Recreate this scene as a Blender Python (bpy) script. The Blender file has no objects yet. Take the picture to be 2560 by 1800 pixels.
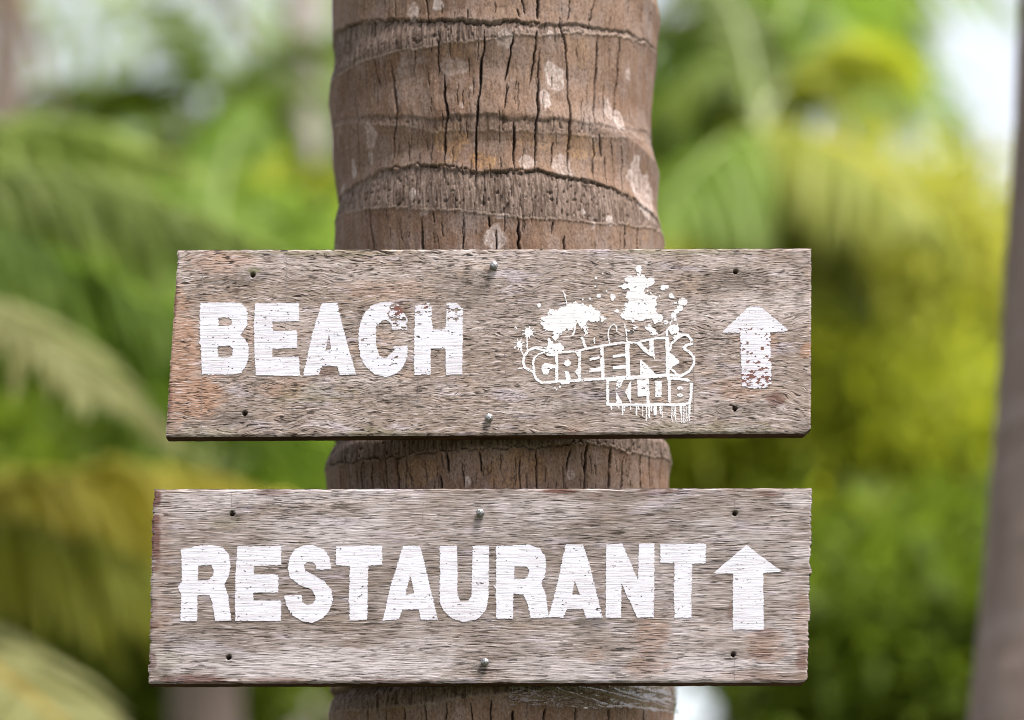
import bpy, math, random
import numpy as np
from mathutils import Vector, Matrix

scene = bpy.context.scene
COL = scene.collection
random.seed(7)
RNG = np.random.RandomState(11)

# ------------------------------------------------------------------ camera
LOOK = math.radians(18.0)          # elevation of the ray through the middle of the frame
PITCH = math.radians(4.0)          # tilt of the camera body; the rest is lens shift (verticals kept almost upright)
FOCUS = 2.3
WIDTH = 0.96                       # metres across the frame at the focus distance
CZ = 2.0
CAM = np.array([0.0, -FOCUS * math.cos(LOOK), CZ - FOCUS * math.sin(LOOK)])
DEPTH = FOCUS * math.cos(LOOK - PITCH)
SHIFT = math.tan(LOOK - PITCH)
cam_data = bpy.data.cameras.new('camera')
cam_data.sensor_width = 36.0
cam_data.lens = 36.0 * DEPTH / WIDTH
cam_data.shift_y = SHIFT * cam_data.lens / 36.0
cam_data.clip_start = 0.05
cam_data.clip_end = 2000.0
cam_data.dof.use_dof = True
cam_data.dof.focus_distance = DEPTH
cam_data.dof.aperture_fstop = 1.9
cam = bpy.data.objects.new('camera', cam_data)
COL.objects.link(cam)
cam.location = CAM
cam.rotation_euler = (math.radians(90) + PITCH, 0, 0)
scene.camera = cam

# ------------------------------------------------------------------ world, sun, exposure
SUN_EL, SUN_AZ = math.radians(68), math.radians(125)      # azimuth clockwise from +Y
world = bpy.data.worlds.new('World')
scene.world = world
world.use_nodes = True
wn = world.node_tree.nodes
wl = world.node_tree.links
wn.clear()
sky = wn.new('ShaderNodeTexSky')
sky.sky_type = 'NISHITA'
sky.sun_disc = False
sky.sun_elevation = SUN_EL
sky.sun_rotation = SUN_AZ
sky.air_density = 1.0
sky.dust_density = 4.0
sky.ozone_density = 1.0
hsv = wn.new('ShaderNodeHueSaturation')
hsv.inputs['Saturation'].default_value = 0.30      # a bright milky overcast
hsv.inputs['Value'].default_value = 1.0
bg = wn.new('ShaderNodeBackground')
bg.inputs['Strength'].default_value = 0.13
wout = wn.new('ShaderNodeOutputWorld')
wl.new(sky.outputs[0], hsv.inputs['Color'])
wl.new(hsv.outputs[0], bg.inputs['Color'])
wl.new(bg.outputs[0], wout.inputs['Surface'])

sun_data = bpy.data.lights.new('sun', 'SUN')
sun_data.energy = 4.6
sun_data.angle = math.radians(20)
sun_data.color = (1.0, 0.95, 0.88)
sun = bpy.data.objects.new('sun', sun_data)
COL.objects.link(sun)
sdir = Vector((math.sin(SUN_AZ) * math.cos(SUN_EL), math.cos(SUN_AZ) * math.cos(SUN_EL), math.sin(SUN_EL)))
sun.location = sdir * 30
sun.rotation_euler = sdir.to_track_quat('Z', 'Y').to_euler()

scene.view_settings.view_transform = 'Standard'
scene.view_settings.look = 'None'
scene.view_settings.gamma = 1.0
scene.view_settings.use_curve_mapping = False
scene.view_settings.exposure = 1.42
scene.cycles.use_denoising = True
scene.cycles.filter_width = 1.05
scene.cycles.max_bounces = 8
scene.cycles.transparent_max_bounces = 12

# ------------------------------------------------------------------ helpers
def ray(u, v):
    s = WIDTH / DEPTH / 2560.0
    xs = (np.asarray(u, float) - 1280.0) * s
    ys = (900.0 - np.asarray(v, float)) * s + SHIFT
    c, sn = math.cos(PITCH), math.sin(PITCH)
    return xs, c - sn * ys, sn + c * ys

def at(u, v, y):
    """the point of the vertical plane at depth y that the photograph shows at pixel u, v"""
    dx, dy, dz = ray(u, v)
    t = (y - CAM[1]) / dy
    return np.stack([CAM[0] + dx * t, CAM[1] + dy * t, CAM[2] + dz * t], -1)

def V3(a):
    return Vector((float(a[0]), float(a[1]), float(a[2])))

_T = np.random.RandomState(3).rand(256, 256)
def vnoise(x, y, seed=0):
    x = np.asarray(x, float) + seed * 17.31
    y = np.asarray(y, float) + seed * 9.77
    xi = np.floor(x).astype(int); yi = np.floor(y).astype(int)
    fx = x - xi; fy = y - yi
    fx = fx * fx * (3 - 2 * fx); fy = fy * fy * (3 - 2 * fy)
    a = _T[xi % 256, yi % 256]; b = _T[(xi + 1) % 256, yi % 256]
    c = _T[xi % 256, (yi + 1) % 256]; d = _T[(xi + 1) % 256, (yi + 1) % 256]
    return (a * (1 - fx) + b * fx) * (1 - fy) + (c * (1 - fx) + d * fx) * fy

def fbm(x, y, seed=0, oct=4, rough=0.5):
    s = 0; a = 1; t = 0
    for k in range(oct):
        s = s + a * vnoise(x * 2 ** k, y * 2 ** k, seed + k * 3); t += a; a *= rough
    return s / t

def sstep(a, b, x):
    t = np.clip((x - a) / (b - a), 0, 1)
    return t * t * (3 - 2 * t)

def mesh_np(name, verts, quads=None, tris=None, smooth=False):
    me = bpy.data.meshes.new(name)
    verts = np.ascontiguousarray(verts, dtype=np.float32)
    nq = 0 if quads is None else len(quads)
    nt = 0 if tris is None else len(tris)
    me.vertices.add(len(verts)); me.vertices.foreach_set('co', verts.ravel())
    loops = []
    if nq: loops.append(np.asarray(quads, dtype=np.int32).ravel())
    if nt: loops.append(np.asarray(tris, dtype=np.int32).ravel())
    loops = np.concatenate(loops)
    me.loops.add(len(loops)); me.loops.foreach_set('vertex_index', loops)
    me.polygons.add(nq + nt)
    starts = np.concatenate([np.arange(nq) * 4, nq * 4 + np.arange(nt) * 3]).astype(np.int32)
    me.polygons.foreach_set('loop_start', starts)
    me.update(calc_edges=True)
    me.polygons.foreach_set('use_smooth', np.full(nq + nt, bool(smooth)))
    me.update()
    return me

def attr(me, name, vals):
    a = me.attributes.new(name, 'FLOAT', 'POINT')
    a.data.foreach_set('value', np.ascontiguousarray(vals, dtype=np.float32).ravel())

def obj(name, me, mat=None, parent=None, loc=None, kind=None, label=None):
    o = bpy.data.objects.new(name, me)
    COL.objects.link(o)
    if mat is not None and not me.materials:
        me.materials.append(mat)
    if parent is not None:
        o.parent = parent
    if loc is not None:
        o.location = loc
    if kind: o['kind'] = kind
    if label: o['label'] = label
    return o

def thing(name, label, cat, loc=(0, 0, 0), group=None):
    o = bpy.data.objects.new(name, None)
    COL.objects.link(o)
    o.empty_display_size = 0.2
    o.location = loc
    o['label'] = label; o['category'] = cat
    if group: o['group'] = group
    return o

def grid_quads(nr, nc):
    i = np.arange(nr - 1)[:, None] * nc + np.arange(nc - 1)[None, :]
    return np.stack([i, i + 1, i + nc + 1, i + nc], -1).reshape(-1, 4)

def tube(points, radii, n=10, closed=True):
    """quad tube along points -> verts, quads, tris"""
    pts = [Vector(p) for p in points]
    V = []; ref = Vector((0.13, 1, 0.07)).normalized()
    for i, p in enumerate(pts):
        t = (pts[min(i + 1, len(pts) - 1)] - pts[max(i - 1, 0)]).normalized()
        r = ref if abs(t.dot(ref)) < 0.95 else Vector((1, 0, 0))
        a = t.cross(r).normalized(); b = t.cross(a).normalized()
        for k in range(n):
            w = 2 * math.pi * k / n
            V.append(p + (a * math.cos(w) + b * math.sin(w)) * radii[i])
    Q = []
    for i in range(len(pts) - 1):
        for k in range(n):
            Q.append((i * n + k, i * n + (k + 1) % n, (i + 1) * n + (k + 1) % n, (i + 1) * n + k))
    T = []
    if closed:
        V.append(pts[-1]); e = len(V) - 1; b0 = (len(pts) - 1) * n
        for k in range(n):
            T.append((b0 + k, b0 + (k + 1) % n, e))
    return np.array([tuple(v) for v in V]), Q, T

# ------------------------------------------------------------------ materials
class NT:
    def __init__(s, name):
        s.m = bpy.data.materials.new(name); s.m.use_nodes = True
        s.t = s.m.node_tree; s.t.nodes.clear()
        s.out = s.t.nodes.new('ShaderNodeOutputMaterial')
    def n(s, kind, **kw):
        nd = s.t.nodes.new(kind)
        for k, v in kw.items(): setattr(nd, k, v)
        return nd
    def l(s, a, b): s.t.links.new(a, b)
    def put(s, sock, v):
        if hasattr(v, 'links') or isinstance(v, bpy.types.NodeSocket): s.l(v, sock)
        else: sock.default_value = v
    def coord(s, which='Object'): return s.n('ShaderNodeTexCoord').outputs[which]
    def mapping(s, vec, scale=(1, 1, 1), loc=(0, 0, 0), rot=(0, 0, 0)):
        m = s.n('ShaderNodeMapping'); s.l(vec, m.inputs['Vector'])
        m.inputs['Scale'].default_value = scale; m.inputs['Location'].default_value = loc
        m.inputs['Rotation'].default_value = rot
        return m.outputs[0]
    def noise(s, vec, scale=1.0, detail=4, rough=0.5, dist=0.0):
        n = s.n('ShaderNodeTexNoise'); s.l(vec, n.inputs['Vector'])
        n.inputs['Scale'].default_value = scale; n.inputs['Detail'].default_value = detail
        n.inputs['Roughness'].default_value = rough; n.inputs['Distortion'].default_value = dist
        return n.outputs['Fac']
    def ramp(s, fac, a, b, lo=0.0, hi=1.0):
        m = s.n('ShaderNodeMapRange', interpolation_type='SMOOTHSTEP'); s.put(m.inputs['Value'], fac)
        m.inputs['From Min'].default_value = a; m.inputs['From Max'].default_value = b
        m.inputs['To Min'].default_value = lo; m.inputs['To Max'].default_value = hi
        return m.outputs[0]
    def math(s, op, a, b=0.0):
        m = s.n('ShaderNodeMath', operation=op); s.put(m.inputs[0], a); s.put(m.inputs[1], b)
        return m.outputs[0]
    def mix(s, fac, a, b, blend='MIX'):
        m = s.n('ShaderNodeMix', data_type='RGBA', blend_type=blend)
        s.put(m.inputs[0], fac)
        for sock, v in ((m.inputs[6], a), (m.inputs[7], b)):
            if isinstance(v, (tuple, list)): v = (v[0], v[1], v[2], 1.0)
            s.put(sock, v)
        return m.outputs[2]
    def attr(s, name): return s.n('ShaderNodeAttribute', attribute_name=name).outputs['Fac']
    def add(s, vec, vec2):
        m = s.n('ShaderNodeVectorMath', operation='ADD'); s.l(vec, m.inputs[0]); s.l(vec2, m.inputs[1]); return m.outputs[0]
    def comb(s, x=0.0, y=0.0, z=0.0):
        m = s.n('ShaderNodeCombineXYZ'); s.put(m.inputs[0], x); s.put(m.inputs[1], y); s.put(m.inputs[2], z); return m.outputs[0]
    def bump(s, h, strength=0.5, dist=0.001, normal=None):
        b = s.n('ShaderNodeBump'); s.l(h, b.inputs['Height'])
        b.inputs['Strength'].default_value = strength; b.inputs['Distance'].default_value = dist
        if normal is not None: s.l(normal, b.inputs['Normal'])
        return b.outputs[0]
    def principled(s, color, rough=0.8, spec=0.3, normal=None, metal=0.0):
        p = s.n('ShaderNodeBsdfPrincipled')
        if isinstance(color, (tuple, list)): color = (color[0], color[1], color[2], 1.0)
        s.put(p.inputs['Base Color'], color); s.put(p.inputs['Roughness'], rough)
        p.inputs['Specular IOR Level'].default_value = spec
        p.inputs['Metallic'].default_value = metal
        if normal is not None: s.l(normal, p.inputs['Normal'])
        return p
    def done(s, sh):
        s.l(sh, s.out.inputs['Surface']); return s.m

def wood_mat(name, wav, straight, tan, pale, warm, warm2, dark_amt, seed, chk_bias):
    k = NT(name)
    lx = 0.48 if straight < 1 else 0.85
    con = 0.78 if straight < 1 else 0.82
    p0 = k.mapping(k.coord(), loc=(seed, 0, seed * 0.37))
    w1 = k.math('SUBTRACT', k.noise(k.mapping(p0, (5, 1, 14)), 1, 3, 0.5), 0.5)
    w2 = k.math('SUBTRACT', k.noise(k.mapping(p0, (38, 1, 90)), 1, 2, 0.5), 0.5)
    sh = k.math('ADD', k.math('MULTIPLY', w1, 0.03 * wav), k.math('MULTIPLY', w2, 0.0045 * straight))
    q = k.add(p0, k.comb(0.0, 0.0, sh))
    grain = k.noise(k.mapping(q, (24 * lx, 1, 380)), 1, 3, 0.6)
    fine = k.noise(k.mapping(q, (75 * lx, 1, 780), loc=(2, 0, 4)), 1, 2, 0.55)
    hair = k.noise(k.mapping(q, (110 * lx, 1, 1250), loc=(6, 0, 1)), 1, 1, 0.5)
    band = k.noise(k.mapping(q, (3.0, 1, 20)), 1, 5, 0.6)
    patch = k.noise(k.mapping(p0, (9, 1, 22)), 1, 5, 0.62)
    patch2 = k.noise(k.mapping(p0, (14, 1, 40), loc=(3, 0, 9)), 1, 5, 0.65)
    lil = k.noise(k.mapping(p0, (16, 1, 60), loc=(8, 0, 3)), 1, 4, 0.6)
    lay = k.math('ADD', k.math('MULTIPLY', band, 0.5), k.math('MULTIPLY', patch, 0.5))
    c = k.mix(k.ramp(lay, 0.42, 0.70), tan, pale)
    c = k.mix(k.ramp(patch2, 0.52, 0.70, 0, 0.75), c, warm)
    c = k.mix(k.ramp(lil, 0.54, 0.68, 0, 0.6), c, (0.36, 0.315, 0.365))
    c = k.mix(k.math('MULTIPLY', k.attr('pale'), 0.85), c, pale)
    c = k.mix(k.math('MULTIPLY', k.attr('warm'), 0.85), c, warm2)
    g = k.math('ADD', k.math('MULTIPLY', grain, 0.28), k.math('ADD', k.math('MULTIPLY', fine, 0.38), k.math('MULTIPLY', hair, 0.34)))
    c = k.mix(k.ramp(g, 0.51, 0.63, 0, con * 0.75), c, (0.54, 0.48, 0.50))
    c = k.mix(k.ramp(g, 0.385, 0.495, con, 0.0), c, (0.068, 0.046, 0.038))
    c = k.mix(k.math('MULTIPLY', k.attr('stain'), 0.85), c, (0.085, 0.032, 0.024))
    c = k.mix(k.math('MULTIPLY', k.attr('grime'), 0.75), c, (0.06, 0.05, 0.042))
    c = k.mix(k.math('MULTIPLY', k.attr('moss'), 0.6), c, (0.12, 0.115, 0.04))
    # open checks along the grain: a few long splits, many short fine ones
    dens = k.ramp(k.noise(k.mapping(p0, (12, 1, 36), loc=(7, 0, 2)), 1, 4, 0.65), 0.3, 0.7, -0.035, 0.04)
    chk = k.math('ADD', k.noise(k.mapping(q, (15 * lx, 1, 420), loc=(1, 0, 5)), 1, 3, 0.6), dens)
    open_ = k.ramp(chk, 0.64 - chk_bias, 0.70 - chk_bias)
    chk2 = k.math('ADD', k.noise(k.mapping(q, (80 * lx, 1, 860), loc=(4, 0, 1)), 1, 2, 0.5), dens)
    open2 = k.ramp(chk2, 0.585 - chk_bias, 0.65 - chk_bias)
    chk3 = k.math('ADD', k.noise(k.mapping(q, (130 * lx, 1, 1200), loc=(9, 0, 6)), 1, 1.5, 0.5), dens)
    open2 = k.math('MAXIMUM', open2, k.ramp(chk3, 0.585 - chk_bias, 0.66 - chk_bias, 0, 0.9))
    op = k.math('MAXIMUM', open_, open2)
    c = k.mix(k.math('MULTIPLY', op, dark_amt), c, (0.018, 0.013, 0.011))
    h = k.math('SUBTRACT', k.math('MULTIPLY', g, 1.4), k.math('MULTIPLY', op, 1.1))
    nrm = k.bump(h, 0.7, 0.0013)
    return k.done(k.principled(c, 0.88, 0.15, nrm).outputs[0])

M = {}
M['wood_beach'] = wood_mat('weathered_plywood_rough', 1.5, 1.4, (0.215, 0.166, 0.142), (0.395, 0.338, 0.325), (0.335, 0.24, 0.19), (0.31, 0.162, 0.098), 0.95, 0.0, -0.008)
M['wood_rest'] = wood_mat('weathered_plywood_silver', 0.5, 0.6, (0.180, 0.143, 0.126), (0.415, 0.372, 0.385), (0.245, 0.19, 0.163), (0.22, 0.13, 0.092), 0.92, 5.3, -0.016)

k = NT('plywood_edge')
p = k.coord()
n1 = k.noise(k.mapping(p, (30, 260, 260)), 1, 4, 0.6)
c = k.mix(k.ramp(n1, 0.35, 0.65), (0.03, 0.015, 0.01), (0.085, 0.042, 0.027))
M['edge'] = k.done(k.principled(c, 0.9, 0.15, k.bump(n1, 0.6, 0.002)).outputs[0])

def paint_mat(name, col, dirty, amt):
    k = NT(name)
    p = k.coord()
    q = k.add(p, k.comb(0.0, 0.0, k.math('MULTIPLY', k.noise(k.mapping(p, (9, 1, 30)), 1, 3, 0.5), 0.006)))
    g = k.noise(k.mapping(q, (16, 1, 560)), 1, 4, 0.62)
    g1 = k.noise(k.mapping(q, (70, 1, 900), loc=(4, 0, 2)), 1, 3, 0.6)
    g2 = k.noise(k.mapping(p, (26, 1, 70), loc=(2, 0, 8)), 1, 5, 0.62)
    c = k.mix(k.ramp(g2, 0.38, 0.66), col, dirty)
    thin = k.ramp(k.math('ADD', g, k.ramp(g2, 0.3, 0.7, -0.03, 0.05)), 0.44, 0.62, 0.0, amt)
    c = k.mix(thin, c, (0.40, 0.335, 0.33))
    c = k.mix(k.ramp(g1, 0.30, 0.41, 0.75, 0.0), c, (0.20, 0.155, 0.145))
    h = k.math('ADD', g, k.math('MULTIPLY', g1, 0.6))
    return k.done(k.principled(c, 0.7, 0.2, k.bump(h, 0.5, 0.001)).outputs[0])
M['paint'] = paint_mat('white_sign_paint', (0.555, 0.55, 0.625), (0.495, 0.487, 0.555), 0.34)
M['paint_logo'] = paint_mat('white_stencil_paint', (0.66, 0.65, 0.68), (0.60, 0.585, 0.615), 0.3)
k = NT('old_red_undercoat')
p = k.coord()
g = k.noise(k.mapping(p, (80, 1, 300)), 1, 3, 0.6)
M['undercoat'] = k.done(k.principled(k.mix(g, (0.085, 0.034, 0.028), (0.18, 0.085, 0.066)), 0.8, 0.2).outputs[0])
k = NT('pencil')
M['pencil'] = k.done(k.principled((0.17, 0.14, 0.14), 0.7, 0.2).outputs[0])

k = NT('galvanised_nail')
p = k.coord()
g = k.noise(p, 420, 3, 0.6)
c = k.mix(g, (0.10, 0.10, 0.105), (0.34, 0.34, 0.35))
M['nail'] = k.done(k.principled(c, k.ramp(g, 0.3, 0.7, 0.28, 0.6), 0.5, k.bump(g, 0.5, 0.001), 0.85).outputs[0])

# palm bark, near trunk
k = NT('palm_bark')
p = k.coord()
big = k.noise(p, 9, 5, 0.6)
mid = k.noise(k.mapping(p, (1, 1, 0.55)), 60, 4, 0.6)
spk = k.noise(k.mapping(p, (1, 1, 0.6)), 520, 3, 0.65)
ver = k.noise(k.mapping(p, (330, 330, 26)), 1, 4, 0.6)
c = k.mix(k.ramp(big, 0.35, 0.65), (0.125, 0.072, 0.047), (0.175, 0.113, 0.082))
c = k.mix(k.ramp(mid, 0.42, 0.66, 0, 0.6), c, (0.19, 0.14, 0.122))
c = k.mix(k.ramp(k.noise(p, 17, 3, 0.5), 0.56, 0.72, 0, 0.5), c, (0.185, 0.155, 0.15))
c = k.mix(k.math('MULTIPLY', k.math('MULTIPLY', k.attr('ochre'), k.ramp(spk, 0.35, 0.6)), 0.6), c, (0.28, 0.15, 0.05))
fib = k.mix(k.ramp(ver, 0.36, 0.62), (0.045, 0.03, 0.024), (0.155, 0.115, 0.098))
c = k.mix(k.math('MULTIPLY', k.attr('fibre'), 0.85), c, fib)
c = k.mix(k.ramp(spk, 0.36, 0.50, 0.6, 0.0), c, (0.06, 0.036, 0.025))
c = k.mix(k.ramp(ver, 0.34, 0.48, 0.35, 0.0), c, (0.055, 0.034, 0.025))
c = k.mix(k.ramp(spk, 0.56, 0.72, 0.0, 0.4), c, (0.34, 0.26, 0.21))
lic = k.mix(k.ramp(spk, 0.4, 0.6), (0.38, 0.30, 0.275), (0.52, 0.47, 0.46))
c = k.mix(k.math('MULTIPLY', k.attr('lichen'), k.ramp(k.noise(p, 190, 4, 0.65), 0.38, 0.6, 0.25, 0.72)), c, lic)
c = k.mix(k.math('MULTIPLY', k.attr('ridge'), 0.4), c, (0.36, 0.28, 0.235))
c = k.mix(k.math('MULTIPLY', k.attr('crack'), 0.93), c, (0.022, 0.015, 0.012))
h = k.math('ADD', k.math('MULTIPLY', spk, 0.5), k.math('MULTIPLY', ver, k.math('ADD', k.math('MULTIPLY', k.attr('fibre'), 1.3), 0.35)))
M['bark'] = k.done(k.principled(c, 0.9, 0.15, k.bump(h, 0.6, 0.0015)).outputs[0])

def bark2(name, a, b, band):
    k = NT(name)
    p = k.coord()
    n = k.noise(k.mapping(p, (14, 14, 5)), 1, 5, 0.6)
    n2 = k.noise(k.mapping(p, (2, 2, 16)), 1, 4, 0.55)
    c = k.mix(k.ramp(n, 0.3, 0.7), a, b)
    c = k.mix(k.ramp(n2, 0.5, 0.72, 0, 0.7), c, band)
    return k.done(k.principled(c, 0.9, 0.15, k.bump(n, 0.5, 0.01)).outputs[0])
M['bark_brown'] = bark2('palm_bark_brown', (0.17, 0.127, 0.11), (0.24, 0.185, 0.165), (0.28, 0.225, 0.21))
M['bark_pale'] = bark2('palm_bark_pale', (0.40, 0.33, 0.32), (0.50, 0.44, 0.44), (0.6, 0.54, 0.55))
M['bark_grey'] = bark2('shrub_bark', (0.12, 0.09, 0.06), (0.2, 0.16, 0.11), (0.26, 0.22, 0.17))

def leaf_mat(name, a, b, trans, gloss=0.14, tmix=0.5):
    k = NT(name)
    p = k.coord()
    inf = k.n('ShaderNodeObjectInfo').outputs['Random']
    n = k.noise(p, 2.3, 3, 0.6)
    f = k.ramp(k.math('ADD', k.math('MULTIPLY', n, 0.75), k.math('MULTIPLY', inf, 0.25)), 0.3, 0.7)
    c = k.mix(f, a, b)
    pr = k.principled(c, 0.58, gloss)
    tr = k.n('ShaderNodeBsdfTranslucent')
    k.put(tr.inputs['Color'], k.mix(f, tuple(x * trans for x in a), tuple(x * trans for x in b)))
    mx = k.n('ShaderNodeMixShader'); mx.inputs[0].default_value = tmix
    k.l(pr.outputs[0], mx.inputs[1]); k.l(tr.outputs[0], mx.inputs[2])
    return k.done(mx.outputs[0])
M['leaf'] = leaf_mat('palm_leaf_green', (0.075, 0.135, 0.010), (0.15, 0.22, 0.03), 1.7)
M['leaf_dark'] = leaf_mat('palm_leaf_dark', (0.06, 0.095, 0.006), (0.105, 0.145, 0.012), 1.6)
M['leaf_pale'] = leaf_mat('palm_leaf_pale', (0.15, 0.205, 0.045), (0.25, 0.30, 0.09), 1.6, 0.3)
M['leaf_yg'] = leaf_mat('leaf_yellow_green', (0.18, 0.205, 0.018), (0.28, 0.28, 0.04), 1.55)
M['leaf_yellow'] = leaf_mat('palm_leaf_yellowing', (0.27, 0.25, 0.03), (0.39, 0.345, 0.06), 1.7)
M['leaf_lime'] = leaf_mat('leaf_lime', (0.19, 0.215, 0.012), (0.29, 0.30, 0.03), 1.6)
M['leaf_cream'] = leaf_mat('palm_leaf_bleached', (0.27, 0.27, 0.10), (0.38, 0.37, 0.17), 1.4)
M['leaf_dead'] = leaf_mat('palm_leaf_dead', (0.12, 0.07, 0.03), (0.22, 0.14, 0.07), 1.0, 0.2, 0.25)
M['leaf_far'] = leaf_mat('far_leaf', (0.13, 0.18, 0.055), (0.22, 0.27, 0.10), 1.6)
def rachis(name, col):
    k = NT(name)
    n = k.noise(k.coord(), 20, 3, 0.6)
    return k.done(k.principled(k.mix(n, tuple(x * 0.75 for x in col), col), 0.5, 0.4).outputs[0])
M['rachis_green'] = rachis('rachis_green', (0.15, 0.19, 0.04))
M['rachis_yellow'] = rachis('rachis_yellow', (0.42, 0.27, 0.03))
M['rachis_brown'] = rachis('rachis_brown', (0.20, 0.11, 0.05))
M['nut'] = rachis('coconut_husk', (0.20, 0.19, 0.04))

k = NT('clear_plastic_film')
lw = k.n('ShaderNodeLayerWeight'); lw.inputs['Blend'].default_value = 0.35
tr = k.n('ShaderNodeBsdfTransparent'); tr.inputs['Color'].default_value = (0.93, 0.93, 0.94, 1)
gl = k.n('ShaderNodeBsdfGlossy'); gl.inputs['Roughness'].default_value = 0.13
mx = k.n('ShaderNodeMixShader')
k.l(k.ramp(lw.outputs['Facing'], 0.05, 0.95, 0.05, 0.42), mx.inputs[0])
k.l(tr.outputs[0], mx.inputs[1]); k.l(gl.outputs[0], mx.inputs[2])
M['film'] = k.done(mx.outputs[0])

k = NT('sandy_ground')
p = k.coord()
a1 = k.noise(p, 0.35, 6, 0.6); a2 = k.noise(p, 9, 5, 0.65)
c = k.mix(k.ramp(a1, 0.42, 0.6), (0.075, 0.062, 0.042), (0.03, 0.05, 0.012))
c = k.mix(k.ramp(a2, 0.5, 0.75, 0, 0.6), c, (0.06, 0.04, 0.025))
M['ground'] = k.done(k.principled(c, 0.95, 0.1, k.bump(a2, 0.5, 0.03)).outputs[0])

# ------------------------------------------------------------------ ground
n = 61
gx = np.linspace(-1, 1, n); gx = np.sign(gx) * np.abs(gx) ** 2.2 * 600
X, Y = np.meshgrid(gx, gx)
Z = (fbm(X * 0.08, Y * 0.08, 4) - 0.5) * 0.25 * np.clip(np.hypot(X, Y) / 6, 0, 1)
obj('ground', mesh_np('ground', np.stack([X, Y, Z - 0.02], -1).reshape(-1, 3), grid_quads(n, n), smooth=True), M['ground'], kind='structure')

# ------------------------------------------------------------------ the sign palm's trunk
def z1(pts): return [(780 + x / 2.4957, y / 2.4957) for x, y in pts]          # the upper trunk
def z6(pts): return [(780 + x / 2.4957, 1060 + y / 2.4957) for x, y in pts]   # between the signs
def z5(pts): return [(780 + x / 2.251, 1690 + y / 2.251) for x, y in pts]     # under the lower sign

EL = z1([(128, -140), (130, 0), (130, 200), (138, 330), (135, 480), (110, 590), (115, 700), (130, 820), (125, 1000), (140, 1100), (163, 1260), (150, 1370), (133, 1540)]) + \
     [(829, 800), (832, 1000)] + z6([(130, 110), (120, 200), (92, 270), (100, 400)]) + [(826, 1400), (829, 1600)] + z5([(110, 70), (112, 150), (104, 240)]) + [(826, 1950)]
ER = z1([(2130, -140), (2145, 20), (2168, 130), (2150, 250), (2140, 450), (2125, 620), (2115, 850), (2130, 1000), (2168, 1090), (2150, 1250), (2148, 1350), (2180, 1480), (2185, 1550)]) + \
     [(1658, 800), (1664, 1000)] + z6([(2215, 100), (2228, 220), (2218, 300), (2215, 390)]) + [(1676, 1400), (1680, 1600)] + z5([(2035, 60), (2033, 160), (2030, 240)]) + [(1684, 1950)]
vv = np.linspace(-55, 1945, 130)
ul = np.interp(vv, [p[1] for p in EL], [p[0] for p in EL])
ur = np.interp(vv, [p[1] for p in ER], [p[0] for p in ER])
BT = 0.0135          # upper sign thickness
Y0 = 0.19
for _ in range(3):
    D0 = Y0 - CAM[1]
    lx, ly, lz = ray(ul, vv); rx, ry, rz = ray(ur, vv)
    al, ar = np.arctan2(lx, ly), np.arctan2(rx, ry)
    cen, half = (al + ar) / 2, (ar - al) / 2
    Xc = D0 * np.tan(cen); Dh = D0 / np.cos(cen)
    RR = Dh * np.sin(half)
    ZZ = CAM[2] + lz / np.hypot(lx, ly) * Dh * np.cos(half)
    Y0 = BT + 0.0075 + RR.max()
order = np.argsort(ZZ); ZZ, RR, Xc = ZZ[order], RR[order], Xc[order]
def R_of(z):
    r = np.interp(z, ZZ, RR)
    return r + np.clip(1.0 - z, 0, 1) ** 3 * 0.10 + np.clip(ZZ[0] - z, 0, None) * 0.006 - np.clip(z - ZZ[-1], 0, None) * 0.004
def X_of(z): return np.interp(z, ZZ, Xc)

def on_trunk(u, v):
    """(theta, z) of the trunk surface at a pixel; theta 0 faces the camera, positive to the right"""
    dx, dy, dz = ray(u, v)
    R, X = RR.mean(), Xc.mean()
    for _ in range(4):
        ox, oy = CAM[0] - X, CAM[1] - Y0
        a = dx * dx + dy * dy; b = ox * dx + oy * dy; c = ox * ox + oy * oy - R * R
        disc = np.maximum(b * b - a * c, 0)
        t = (-b - np.sqrt(disc)) / a
        z = CAM[2] + dz * t
        th = np.arctan2(ox + dx * t, -(oy + dy * t))
        R, X = R_of(z), X_of(z)
    return th, z

zlo, zhi = ZZ[0] - 0.02, ZZ[-1] + 0.01
th_f = np.radians(np.linspace(-97, 97, 790))
th_b = np.radians(np.linspace(97, 263, 34))[1:]
TH = np.concatenate([th_f, th_b])          # the last column repeats the first
TREE_TOP = 11.5
zr = np.concatenate([np.linspace(-0.1, zlo, 50)[:-1], np.linspace(zlo, zhi, 660), np.linspace(zhi, TREE_TOP, 150)[1:]])
TG, ZG = np.meshgrid(TH, zr)
TGW = np.where(TG > math.pi, TG - 2 * math.pi, TG)
Rm = RR.mean()
disp = np.zeros_like(TG); fibre = np.zeros_like(TG); ridge = np.zeros_like(TG)
lich = np.zeros_like(TG); ochre = np.zeros_like(TG); crack = np.zeros_like(TG)

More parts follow.
